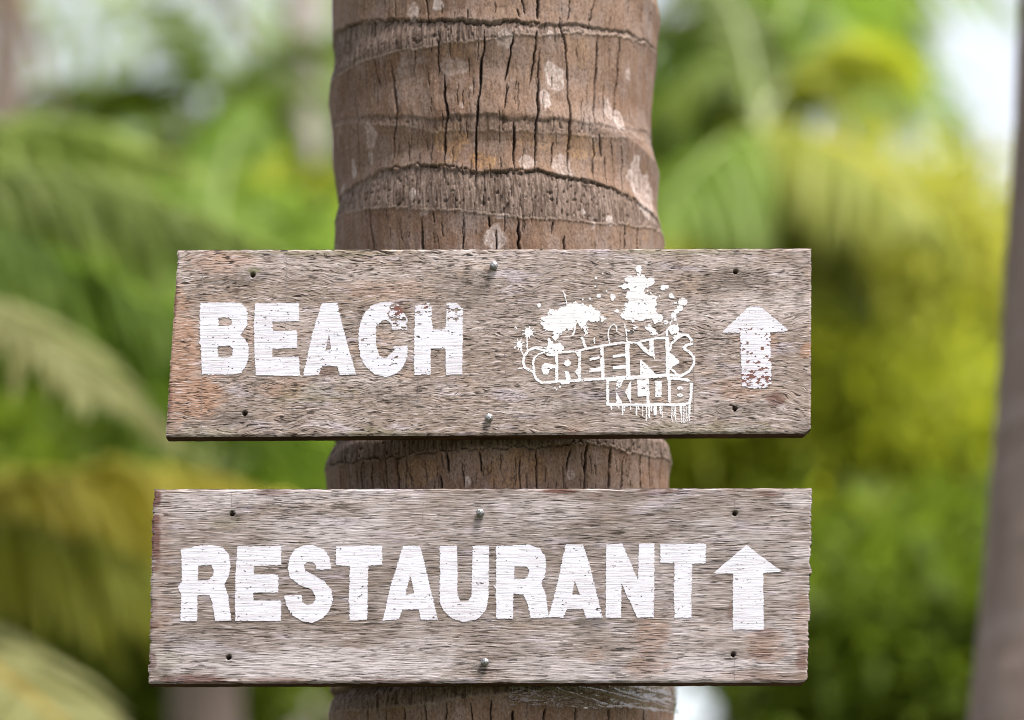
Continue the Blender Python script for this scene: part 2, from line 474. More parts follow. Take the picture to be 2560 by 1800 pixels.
rings = [  # upper edge, lower edge of each leaf-scar band
    (z1([(60, 250), (140, 210), (330, 140), (700, 125), (1100, 152), (1500, 150), (1900, 195), (2100, 270), (2140, 320)]),
     z1([(60, 620), (130, 520), (370, 370), (600, 310), (1000, 265), (1250, 225), (1500, 215), (1900, 225), (2140, 330)]), 1.0),
    (z1([(100, 760), (300, 735), (800, 745), (1100, 705), (1300, 745), (1700, 760), (1900, 790), (2110, 850)]),
     z1([(100, 800), (400, 775), (800, 825), (1100, 810), (1500, 835), (1800, 850), (2110, 900)]), 0.55),
    (z1([(140, 1260), (230, 1180), (480, 1062), (640, 1035), (830, 1042), (1030, 1075), (1250, 1070), (1400, 1060), (1500, 1085), (1760, 1140), (1950, 1215), (2120, 1330), (2150, 1370)]),
     z1([(140, 1390), (400, 1300), (800, 1312), (1300, 1360), (1750, 1392), (2000, 1410), (2160, 1440)]), 1.0),
    (z6([(90, 60), (530, -20), (870, -60), (1400, -90), (1900, -30), (2230, 60)]),
     z6([(90, 275), (300, 240), (530, 205), (870, 170), (1400, 148), (1700, 112), (1900, 150), (2050, 190), (2230, 230)]), 6.0),
    (z5([(100, 90), (330, 40), (800, -40), (1300, -80), (2040, -20)]),
     z5([(100, 215), (330, 190), (600, 155), (850, 122), (1100, 98), (1400, 80), (1900, 120), (2040, 150)]), 5.0),
]
def curve_z(pts):
    a = np.array(pts); th, z = on_trunk(a[:, 0], a[:, 1]); o = np.argsort(th)
    return th[o], z[o]
def ring_fn(pts): 
    t, z = curve_z(pts)
    return lambda th: np.interp(th, t, z)
zf = [(ring_fn(a), ring_fn(b), s) for a, b, s in rings]
# rings the photograph does not show, up and down the rest of the trunk
def plain_ring(z0, w, s, ph):
    up = lambda th: z0 + 0.012 * np.sin(th + ph)
    lo = lambda th: z0 - w + 0.012 * np.sin(th * 1.0 + ph + 0.7)
    return (up, lo, s)
zz = zlo - 0.07; i = 0
while zz > 0.1: zf.append(plain_ring(zz, 0.03, 1.0, i * 1.7)); zz -= 0.11 + 0.03 * math.sin(i * 2.1); i += 1
zz = zhi + 0.12
while zz < TREE_TOP: zf.append(plain_ring(zz, 0.03, 1.0, i * 1.7)); zz += 0.11 + 0.03 * math.sin(i * 2.1); i += 1
# two more behind the signs
zf.append((ring_fn([(820, 830), (1250, 800), (1680, 850)]), ring_fn([(820, 880), (1250, 850), (1680, 890)]), 1.0))
zf.append((ring_fn([(820, 1480), (1250, 1450), (1680, 1490)]), ring_fn([(820, 1530), (1250, 1500), (1680, 1540)]), 1.0))
wob = (fbm(TG * 9, ZG * 30, 5, 3) - 0.5) * 0.006 + (fbm(TG * 60, ZG * 40, 6, 2) - 0.5) * 0.003
for up, lo, s in zf:
    zu = up(TGW) + wob; zl = lo(TGW) + wob * 0.8
    rows = (ZG > zl - 0.05) & (ZG < zu + 0.05)
    w = np.maximum(zu - zl, 0.004)
    t = np.clip((zu - ZG) / w, 0, 1)
    inside = sstep(-0.0012, 0.0012, zu - ZG) * sstep(-0.003, 0.002, ZG - zl)
    d = inside * (-0.0017 * (1 - t) ** 1.4 + 0.0012 * t)
    d = d + np.where(ZG >= zu, 0.0008 * np.exp(-np.abs(ZG - zu) / 0.012), 0)
    d = d + np.where(ZG <= zl, 0.0013 * np.exp(-np.abs(zl - ZG) / 0.014), 0)
    disp += np.where(rows, np.where(d < 0, d * s, d * min(1.1, s)), 0)
    fibre = np.maximum(fibre, np.where(rows, inside * min(1, s), 0))
    rg = np.exp(-((ZG - zl) / 0.0014) ** 2) * (0.35 + 0.65 * vnoise(TG * 22, ZG * 10, 8)) + 0.5 * np.exp(-((ZG - zu) / 0.0011) ** 2) * vnoise(TG * 30, ZG * 10, 9)
    ridge = np.maximum(ridge, np.where(rows, rg * min(1, s), 0))
# fibrous grooves in the scars, soft dents elsewhere
slant = TGW * Rm + (ZG - 2.0) * 0.12
gro = vnoise(slant * 780, ZG * 70, 12) - 0.5
disp += fibre * gro * 0.0009
disp += (fbm(TGW * 5, ZG * 7, 14, 3) - 0.5) * 0.005 + (fbm(TGW * 40, ZG * 55, 15, 3) - 0.5) * 0.0012

cracks = [('a', [(515, -40), (515, 0), (525, 120)], 8), ('a', [(325, -40), (330, 130)], 5), ('a', [(700, -30), (720, 60), (718, 150)], 5), ('a', [(265, 20), (262, 110)], 3), ('a', [(450, 0), (460, 60)], 2),
 ('a', [(1300, -40), (1310, 0), (1325, 100)], 6), ('a', [(1412, -40), (1405, 60), (1412, 130)], 12), ('a', [(1615, -20), (1590, 140)], 6), ('a', [(1775, -40), (1745, 80), (1730, 160)], 10),
 ('a', [(1975, -20), (1965, 110)], 4), ('a', [(2062, 40), (2045, 200)], 6), ('a', [(2115, 70), (2095, 200), (2088, 300)], 7), ('a', [(968, 60), (970, 130)], 3), ('a', [(1280, 55), (1300, 120)], 4),
 ('a', [(1545, 95), (1540, 150), (1575, 260), (1590, 450), (1605, 650), (1612, 740), (1612, 830), (1598, 950), (1605, 1090), (1612, 1150)], 10),
 ('a', [(1255, 220), (1240, 330), (1215, 440), (1200, 510)], 8), ('a', [(1225, 540), (1205, 690)], 4), ('a', [(1400, 190), (1390, 300), (1378, 420), (1360, 540)], 10),
 ('a', [(1415, 320), (1410, 590), (1400, 760), (1392, 920), (1392, 1060)], 11), ('a', [(1785, 230), (1778, 400), (1765, 600), (1765, 770)], 13), ('a', [(1910, 200), (1912, 330), (1900, 480), (1890, 680), (1880, 760)], 8),
 ('a', [(1828, 530), (1830, 760)], 5), ('a', [(2095, 400), (2080, 560), (2065, 690)], 6), ('a', [(1075, 190), (1072, 300), (1055, 400), (1045, 600), (1028, 700), (1020, 900), (1025, 1070), (1035, 1110)], 12),
 ('a', [(785, 240), (787, 380), (790, 480)], 8), ('a', [(825, 460), (828, 600), (845, 720), (830, 850), (828, 1040)], 12), ('a', [(490, 390), (510, 520), (530, 700), (515, 850), (505, 1050)], 10),
 ('a', [(395, 365), (410, 480), (430, 540)], 6), ('a', [(255, 550), (270, 650), (290, 740), (288, 850), (298, 1040)], 8), ('a', [(150, 660), (165, 760)], 4), ('a', [(170, 840), (175, 900)], 4),
 ('a', [(720, 450), (735, 550)], 3), ('a', [(645, 310), (645, 410)], 3), ('a', [(1258, 760), (1258, 900), (1265, 1080)], 9), ('a', [(1505, 880), (1498, 1060)], 4), ('a', [(1750, 860), (1760, 960), (1758, 1130)], 10),
 ('a', [(1790, 830), (1805, 990)], 9), ('a', [(1865, 870), (1870, 980)], 5), ('a', [(1925, 880), (1938, 1020), (1940, 1200)], 7), ('a', [(1828, 980), (1840, 1160)], 6), ('a', [(603, 880), (605, 1030)], 3), ('a', [(670, 950), (672, 1040)], 3),
 ('a', [(375, 1290), (378, 1420), (390, 1560), (392, 1640)], 11), ('a', [(347, 1310), (350, 1390)], 6), ('a', [(687, 1365), (692, 1650)], 10), ('a', [(760, 1320), (765, 1400)], 4), ('a', [(945, 1340), (935, 1600)], 3), ('a', [(1105, 1350), (1110, 1420)], 7),
 ('a', [(1287, 1360), (1290, 1650)], 10), ('a', [(1500, 1380), (1500, 1460)], 4), ('a', [(1575, 1470), (1575, 1600)], 7), ('a', [(1948, 1410), (1950, 1650)], 8), ('a', [(2025, 1425), (2027, 1650)], 9), ('a', [(1153, 1430), (1152, 1600)], 5),
 ('b', [(530, 210), (535, 330), (540, 460)], 13), ('b', [(320, 260), (322, 440)], 7), ('b', [(175, 270), (180, 430)], 6), ('b', [(225, 260), (235, 430)], 5), ('b', [(840, 180), (855, 310)], 8), ('b', [(800, 320), (812, 440)], 8),
 ('b', [(1045, 170), (1060, 310)], 6), ('b', [(1400, 155), (1405, 440)], 8), ('b', [(1610, 160), (1585, 300)], 9), ('b', [(1715, 120), (1700, 290), (1690, 440)], 14), ('b', [(1865, 150), (1850, 440)], 12), ('b', [(1940, 200), (1935, 440)], 8),
 ('b', [(2035, 190), (2040, 440)], 6), ('b', [(2100, 170), (2105, 440)], 7), ('b', [(2175, 180), (2170, 430)], 5), ('b', [(460, 230), (470, 420)], 4), ('b', [(380, 240), (385, 420)], 4), ('b', [(940, 240), (950, 400)], 3), ('b', [(1300, 200), (1295, 430)], 3),
 ('c', [(320, 190), (322, 300)], 7), ('c', [(520, 180), (525, 300)], 6), ('c', [(760, 150), (750, 300)], 6), ('c', [(890, 150), (905, 300)], 8), ('c', [(1005, 130), (1010, 300)], 10), ('c', [(1130, 190), (1132, 300)], 11), ('c', [(1305, 180), (1308, 300)], 9),
 ('c', [(1480, 180), (1480, 300)], 9), ('c', [(1668, 190), (1668, 300)], 11), ('c', [(1865, 190), (1868, 300)], 9), ('c', [(420, 180), (425, 300)], 4), ('c', [(640, 160), (645, 300)], 4), ('c', [(1960, 150), (1962, 300)], 5)]
front = slice(49, 49 + 660)
tf, zfr = TG[front, :790], ZG[front, :790]
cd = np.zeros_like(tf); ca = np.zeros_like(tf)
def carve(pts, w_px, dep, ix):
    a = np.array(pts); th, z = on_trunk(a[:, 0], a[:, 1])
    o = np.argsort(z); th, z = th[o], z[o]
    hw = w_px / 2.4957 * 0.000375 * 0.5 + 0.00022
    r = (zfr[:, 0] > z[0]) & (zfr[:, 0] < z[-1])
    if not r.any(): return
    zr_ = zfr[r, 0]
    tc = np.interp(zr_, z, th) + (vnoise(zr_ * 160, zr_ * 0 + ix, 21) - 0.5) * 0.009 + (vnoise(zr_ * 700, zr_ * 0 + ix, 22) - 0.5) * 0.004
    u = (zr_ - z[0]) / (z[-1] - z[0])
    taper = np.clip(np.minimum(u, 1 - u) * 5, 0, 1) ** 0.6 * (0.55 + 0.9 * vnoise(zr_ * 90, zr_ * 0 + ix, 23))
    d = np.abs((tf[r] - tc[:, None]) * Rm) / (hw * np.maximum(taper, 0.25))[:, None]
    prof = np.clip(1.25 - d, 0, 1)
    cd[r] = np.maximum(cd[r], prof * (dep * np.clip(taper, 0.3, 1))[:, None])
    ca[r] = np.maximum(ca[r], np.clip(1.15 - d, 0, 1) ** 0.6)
for ix, (f, pts, w) in enumerate(cracks):
    carve({'a': z1, 'b': z6, 'c': z5}[f](pts), w, 0.004 + 0.0005 * w, ix)
# hairline cracks that nobody traced
for ix in range(230):
    u0 = random.uniform(845, 1650); v0 = random.choice([random.uniform(0, 610), random.uniform(0, 610), random.uniform(1130, 1215)]); ln = random.uniform(15, 70)
    carve([(u0, v0), (u0 + random.uniform(-4, 4), v0 + ln)], random.uniform(1.0, 3.0), 0.002, 300 + ix)
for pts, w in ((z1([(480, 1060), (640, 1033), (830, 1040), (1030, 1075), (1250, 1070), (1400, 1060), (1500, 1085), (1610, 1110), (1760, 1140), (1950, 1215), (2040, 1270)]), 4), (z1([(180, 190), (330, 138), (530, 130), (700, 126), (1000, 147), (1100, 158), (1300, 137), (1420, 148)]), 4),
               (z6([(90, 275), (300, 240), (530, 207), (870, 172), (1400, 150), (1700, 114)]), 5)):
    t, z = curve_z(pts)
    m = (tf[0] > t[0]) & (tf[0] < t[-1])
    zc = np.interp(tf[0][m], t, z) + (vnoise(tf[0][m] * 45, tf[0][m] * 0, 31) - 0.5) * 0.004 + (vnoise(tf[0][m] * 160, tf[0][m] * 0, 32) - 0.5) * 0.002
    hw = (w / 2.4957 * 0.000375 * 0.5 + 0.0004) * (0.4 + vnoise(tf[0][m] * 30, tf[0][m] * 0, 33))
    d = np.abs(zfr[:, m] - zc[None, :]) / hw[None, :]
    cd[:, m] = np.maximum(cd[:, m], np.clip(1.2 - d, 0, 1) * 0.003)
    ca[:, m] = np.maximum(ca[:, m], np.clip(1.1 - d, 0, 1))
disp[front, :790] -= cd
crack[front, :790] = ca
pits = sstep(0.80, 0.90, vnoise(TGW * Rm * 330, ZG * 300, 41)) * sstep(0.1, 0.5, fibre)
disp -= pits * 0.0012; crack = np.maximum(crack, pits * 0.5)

def blob(f, x, y, rx, ry, amt, target, seed, sc):
    u, v = f([(x, y)])[0]
    th, z = on_trunk(u, v); th1, z_1 = on_trunk(u + rx / sc, v); th2, z2 = on_trunk(u, v + ry / sc)
    ra = max(abs(th1 - th), 0.004); rb = max(abs(z2 - z), 0.001)
    d = np.hypot((TGW - th) / ra, (ZG - z) / rb) + (fbm(TGW * Rm * 130, ZG * 130, seed, 3) - 0.5) * 1.1
    val = sstep(1.06, 0.9, d) * amt * (0.75 + 0.25 * sstep(0.3, 0.8, d))
    np.maximum(target, val, out=target)
for i, (x, y, rx, ry, a) in enumerate([(785, 15, 36, 42, 1), (630, 75, 42, 56, .75), (1510, 500, 72, 84, .8), (1455, 620, 36, 62, .85), (1200, 240, 52, 60, .5), (1480, 220, 20, 26, .9), (1965, 460, 15, 42, .8), (1905, 740, 28, 55, .9), (1850, 680, 24, 62, .7),
        (2020, 1050, 34, 85, .8), (2060, 1200, 56, 115, .8), (265, 1060, 17, 62, .9), (375, 850, 40, 92, .65), (375, 985, 14, 40, .6), (195, 1190, 11, 35, .8), (1145, 1480, 72, 76, .9), (880, 420, 90, 52, .35), (600, 510, 90, 130, .22), (1330, 1020, 62, 50, .6),
        (625, 1210, 20, 42, .8), (1850, 1380, 20, 30, .9), (930, 655, 13, 20, .7), (1690, 1330, 16, 22, .7), (1190, 1350, 40, 14, .8), (700, 1330, 30, 14, .5), (1750, 1410, 14, 40, .6), (995, 550, 14, 12, .6), (1560, 1030, 60, 60, .45)]):
    blob(z1, x, y, rx, ry, a, lich, 50 + i, 2.4957)
for i, (x, y, rx, ry) in enumerate([(1610, 310, 22, 36), (970, 365, 18, 38)]): blob(z6, x, y, rx, ry, .9, lich, 90 + i, 2.4957)
for i, (x, y, rx, ry, a) in enumerate([(870, 890, 100, 110, .7), (1060, 1000, 90, 50, .8), (1680, 900, 100, 80, .7), (950, 300, 130, 60, .35), (1650, 330, 90, 90, .35), (2000, 1350, 120, 100, .5), (1400, 860, 120, 70, .4)]): blob(z1, x, y, rx, ry, a, ochre, 120 + i, 2.4957)
for i, (x, y, rx, ry, a) in enumerate([(650, 310, 130, 90, .6), (1250, 280, 200, 100, .5)]): blob(z6, x, y, rx, ry, a, ochre, 140 + i, 2.4957)

RG = R_of(ZG) + disp
XX = X_of(ZG) + RG * np.sin(TG); YY = Y0 - RG * np.cos(TG)
# upper trunk leans gently out of the picture
bend = np.clip(ZG - zhi, 0, None); YY = YY + bend ** 2 * 0.006; XX = XX - bend ** 2 * 0.003
nr, nc = TG.shape
me = mesh_np('palm_trunk', np.stack([XX, YY, ZG], -1).reshape(-1, 3), grid_quads(nr, nc), smooth=True)
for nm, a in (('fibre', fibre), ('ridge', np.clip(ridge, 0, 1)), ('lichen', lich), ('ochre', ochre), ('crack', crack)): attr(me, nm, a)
PALM = thing('coconut_palm', 'thick ringed brown coconut palm in sharp focus that both wooden signs are nailed to', 'palm tree', (float(Xc.mean()), Y0, 0))
def child_of(parent, o):
    o.parent = parent
    o.matrix_parent_inverse = Matrix.Translation(-parent.location)
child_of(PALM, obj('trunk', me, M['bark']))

# ------------------------------------------------------------------ palm fronds
def bezier(p0, p1, p2, n):
    t = np.linspace(0, 1, n)[:, None]
    return (1 - t) ** 2 * np.asarray(p0) + 2 * t * (1 - t) * np.asarray(p1) + t * t * np.asarray(p2)

def frond_meshes(P, leaf_len, hang, n_pairs, width, seed, rad=0.014, start=0.16):
    """P: points along the rachis -> (rachis mesh, leaflets mesh)"""
    rs = np.random.RandomState(seed)
    m = len(P)
    rr = np.linspace(rad, rad * 0.18, m)
    v, q, t = tube(P, rr, 6)
    me1 = mesh_np('rachis', v, q, t, smooth=True)
    s = np.repeat(np.linspace(start, 0.995, n_pairs), 2) + rs.uniform(-0.004, 0.004, n_pairs * 2)
    s = np.clip(s, 0, 0.999)
    side = np.tile([1.0, -1.0], n_pairs)
    x = s * (m - 1); i = np.clip(x.astype(int), 0, m - 2); f = (x - i)[:, None]
    p0 = P[i] * (1 - f) + P[i + 1] * f
    tg = P[i + 1] - P[i]; tg /= np.linalg.norm(tg, axis=1)[:, None]
    up = np.array([0, 0, 1.0]) - tg * tg[:, 2:3]
    nn = np.linalg.norm(up, axis=1)[:, None]; up = np.where(nn > 0.05, up / np.maximum(nn, 0.05), np.array([1.0, 0, 0]))
    lat = np.cross(tg, up)
    d0 = lat * side[:, None] * 0.85 + tg * (0.45 + 0.5 * s[:, None]) + up * rs.uniform(0.0, 0.3, (len(s), 1)) + rs.normal(0, 0.07, (len(s), 3))
    d0 /= np.linalg.norm(d0, axis=1)[:, None]
    L = leaf_len * (np.sin(np.clip(s * 1.02, 0, 1) * math.pi * 0.86 + 0.35)) * rs.uniform(0.85, 1.1, len(s))
    L = np.maximum(L, leaf_len * 0.25)
    wd = np.cross(d0, up + rs.normal(0, 0.25, up.shape)); wd /= np.maximum(np.linalg.norm(wd, axis=1)[:, None], 1e-3)
    K = 5
    prof = np.array([0.45, 1.0, 0.95, 0.65, 0.04])
    g = np.array([0, 0, -1.0])
    V = np.zeros((len(s), K, 2, 3))
    for kk in range(K):
        a = kk / (K - 1)
        c = p0 + d0 * (L * (a - 0.28 * hang * a * a))[:, None] + g * (L * hang * a * a * 0.8)[:, None]
        V[:, kk, 0] = c - wd * width * prof[kk] * 0.5
        V[:, kk, 1] = c + wd * width * prof[kk] * 0.5
    base = np.arange(len(s))[:, None] * (K * 2) + np.arange(K - 1)[None, :] * 2
    Q = np.stack([base, base + 1, base + 3, base + 2], -1).reshape(-1, 4)
    return me1, mesh_np('leaflets', V.reshape(-1, 3), Q, smooth=True)

def add_frond(parent, P, mat, rmat, leaf_len=0.7, hang=0.6, n=58, width=0.035, seed=0, rad=0.014, label=None):
    P = np.asarray(P, float)
    org = P[0].copy()
    a, b = frond_meshes(P - org, leaf_len, hang, n, width, seed, rad)
    pl = np.array(parent.location)
    o = obj('frond', a, rmat, parent, tuple(org - pl), label=label)
    obj('leaflets', b, mat, o, kind='stuff')
    return o

_frond_cache = {}
def crown_frond(parent, origin, az, el, length, droop, mat, rmat, var, leaf_len=0.75, hang=0.6, n=46, width=0.045):
    """a frond of a whole crown: shares its mesh with its like"""
    key = (var, round(el, 1), mat.name, round(length, 1))
    if key not in _frond_cache:
        m = 14; t = np.linspace(0, 1, m)
        ang = el - droop * t ** 1.3
        st = length / (m - 1)
        P = np.zeros((m, 3))
        for i in range(1, m):
            P[i] = P[i - 1] + st * np.array([math.cos(ang[i]), 0.06 * math.sin(var + t[i] * 3), math.sin(ang[i])])
        a, b = frond_meshes(P, leaf_len, hang, n, width, 40 + var, 0.02)
        a.materials.append(rmat); b.materials.append(mat)
        _frond_cache[key] = (a, b)
    a, b = _frond_cache[key]
    o = obj('frond', a, None, parent, tuple(np.array(origin) - np.array(parent.location)))
    o.rotation_euler = (0, 0, az)
    obj('leaflets', b, None, o, kind='stuff')
    return o

def palm(label, crown, height_r=(0.16, 0.10), lean=(0, 0), n=16, length=3.6, mat='leaf', rmat='rachis_green', bark='bark_brown', seed=0, els=(1.2, -0.5), nuts=True, trunk=True, old=None, leaf_len=0.75, hang=0.6):
    rs = random.Random(seed)
    cx, cy, cz = crown
    base = (cx + lean[0], cy + lean[1], 0.0)
    t = thing('coconut_palm', label, 'palm tree', base, 'coconut palms out of focus behind the signs')
    m = max(8, int(cz / 0.12))
    pts, rad = [], []
    for i in range(m + 1):
        s = i / m
        e = 1 - (1 - s) ** 2
        pts.append((-lean[0] * e, -lean[1] * e, cz * s - 0.05))
        rad.append((height_r[0] * (1 - s) + height_r[1] * s + 0.10 * max(0, 1 - cz * s / 0.5) ** 2) * (1 + 0.035 * (i % 2)))
    v, q, tr = tube(pts, rad, 16)
    obj('trunk', mesh_np('trunk', v, q, tr, smooth=True), M[bark], t)
    for i in range(n):
        az = i * 2.399963 + rs.uniform(-0.2, 0.2)
        e = els[0] + (els[1] - els[0]) * (i / max(1, n - 1)) + rs.uniform(-0.1, 0.1)
        mm, rm = M[mat], M[rmat]
        if old and i >= n - old: mm, rm = M['leaf_dead'], M['rachis_brown']
        o = crown_frond(t, (cx, cy, cz), az, round(e, 1), length, 1.5, mm, rm, i % 3, leaf_len, hang)
        o.scale = (1, 1, 1)
    if nuts:
        for i in range(5):
            a = i * 1.3 + seed
            vv_, qq_, tt_ = tube([(0, 0, 0.02), (0, 0, -0.03), (0, 0, -0.11), (0, 0, -0.19), (0, 0, -0.23)], [0.02, 0.075, 0.10, 0.07, 0.02], 10)
            nme = bpy.data.meshes.get('coconut_mesh') or mesh_np('coconut_mesh', vv_, qq_, tt_, smooth=True)
            obj('coconut', nme, M['nut'], t, (cx - base[0] + 0.2 * math.cos(a), cy - base[1] + 0.2 * math.sin(a), cz - 0.08))
    return t

# crown of the sign palm, high above the frame
topx = float(X_of(TREE_TOP) - (TREE_TOP - zhi) ** 2 * 0.003); topy = float(Y0 + (TREE_TOP - zhi) ** 2 * 0.006)
rs = random.Random(5)
for i in range(16):
    crown_frond(PALM, (topx, topy, TREE_TOP - 0.05), i * 2.399963, round(1.2 - 1.5 * i / 15, 1), 3.4, 1.5, M['leaf'], M['rachis_green'], i % 3)

# ------------------------------------------------------------------ leafy shrubs and trees
def leaf_cloud(parts, leaf, n, seed, clumps, flat=0.55):
    """parts: list of (centre, radii). Leaves grow in clumps through each ellipsoid."""
    rs = np.random.RandomState(seed)
    C_ = []
    tot = sum(r[0] * r[1] * r[2] for _, r in parts) ** 1.0
    for c, r in parts:
        k = max(3, int(clumps * r[0] * r[1] * r[2] / tot))
        d = rs.normal(0, 1, (k, 3)); d /= np.linalg.norm(d, axis=1)[:, None]
        rad = rs.uniform(0.35, 1.0, (k, 1)) ** 0.6
        C_.append(np.asarray(c) + d * rad * np.asarray(r))
    C_ = np.concatenate(C_)
    sz = np.mean([np.mean(r) for _, r in parts]) * 0.30
    idx = rs.randint(0, len(C_), n)
    p = C_[idx] + np.clip(rs.normal(0, 1, (n, 3)), -1.5, 1.5) * sz * np.array([1, 1, 0.8])
    out = p - np.mean([c for c, _ in parts], axis=0)
    out /= np.maximum(np.linalg.norm(out, axis=1)[:, None], 0.1)
    d = out * 0.6 + rs.normal(0, 0.7, (n, 3)) + np.array([0, 0, -0.35]); d /= np.linalg.norm(d, axis=1)[:, None]
    w = np.cross(d, rs.normal(0, flat, (n, 3)) + np.array([0, 0, 1.0])); w /= np.maximum(np.linalg.norm(w, axis=1)[:, None], 1e-3)
    L = leaf[0] * rs.uniform(0.6, 1.2, (n, 1)); W = leaf[1] * rs.uniform(0.7, 1.2, (n, 1))
    V = np.stack([p - d * L * 0.5, p - w * W * 0.5 + d * L * 0.02, p + d * L * 0.5 + np.array([0, 0, -0.12]) * L, p + w * W * 0.5 + d * L * 0.02], 1)
    Q = np.arange(n * 4).reshape(-1, 4)
    return V.reshape(-1, 3), Q, C_

def shrub(name, label, cat, group, centre, radii, mat, n=5000, leaf=(0.20, 0.06), seed=0, clumps=60, stems=7, bark='bark_grey', extra=()):
    c = np.asarray(centre, float)
    base = np.array([c[0], c[1], 0.0])
    t = thing(name, label, cat, tuple(base), group)
    parts = [(c - base, np.asarray(radii, float))] + [(np.asarray(e) - base, np.asarray(r, float)) for e, r in extra]
    V, Q, C_ = leaf_cloud(parts, leaf, n, seed, clumps)
    rs = random.Random(seed)
    for i in range(stems):
        e = C_[rs.randrange(len(C_))]
        a = rs.uniform(0, 6.28); r0 = rs.uniform(0, 0.25 if stems > 1 else 0)
        P = bezier((r0 * math.cos(a), r0 * math.sin(a), -0.05), (e[0] * 0.3, e[1] * 0.3, e[2] * 0.55), e, 9)
        rr = np.linspace(0.035 if stems > 2 else 0.11, 0.008, 9)
        v, q, tr = tube(P, rr, 7)
        obj('stem' if stems > 2 else 'trunk', mesh_np('stem', v, q, tr, smooth=True), M[bark], t)
    obj('crown', mesh_np('crown', V, Q), M[mat], t)
    return t

# ------------------------------------------------------------------ the two signs
def c2(p): return [(400 + x / 2.7333, 600 + y / 2.7333) for x, y in p]
def c3(p): return [(1200 + x / 2.7333, 600 + y / 2.7333) for x, y in p]
def c4(p): return [(360 + x / 2.7333, 1200 + y / 2.7333) for x, y in p]
def c5(p): return [(1200 + x / 2.6698, 1200 + y / 2.6698) for x, y in p]
def c6(p): return [(1270 + x / 3.754, 640 + y / 3.754) for x, y in p]

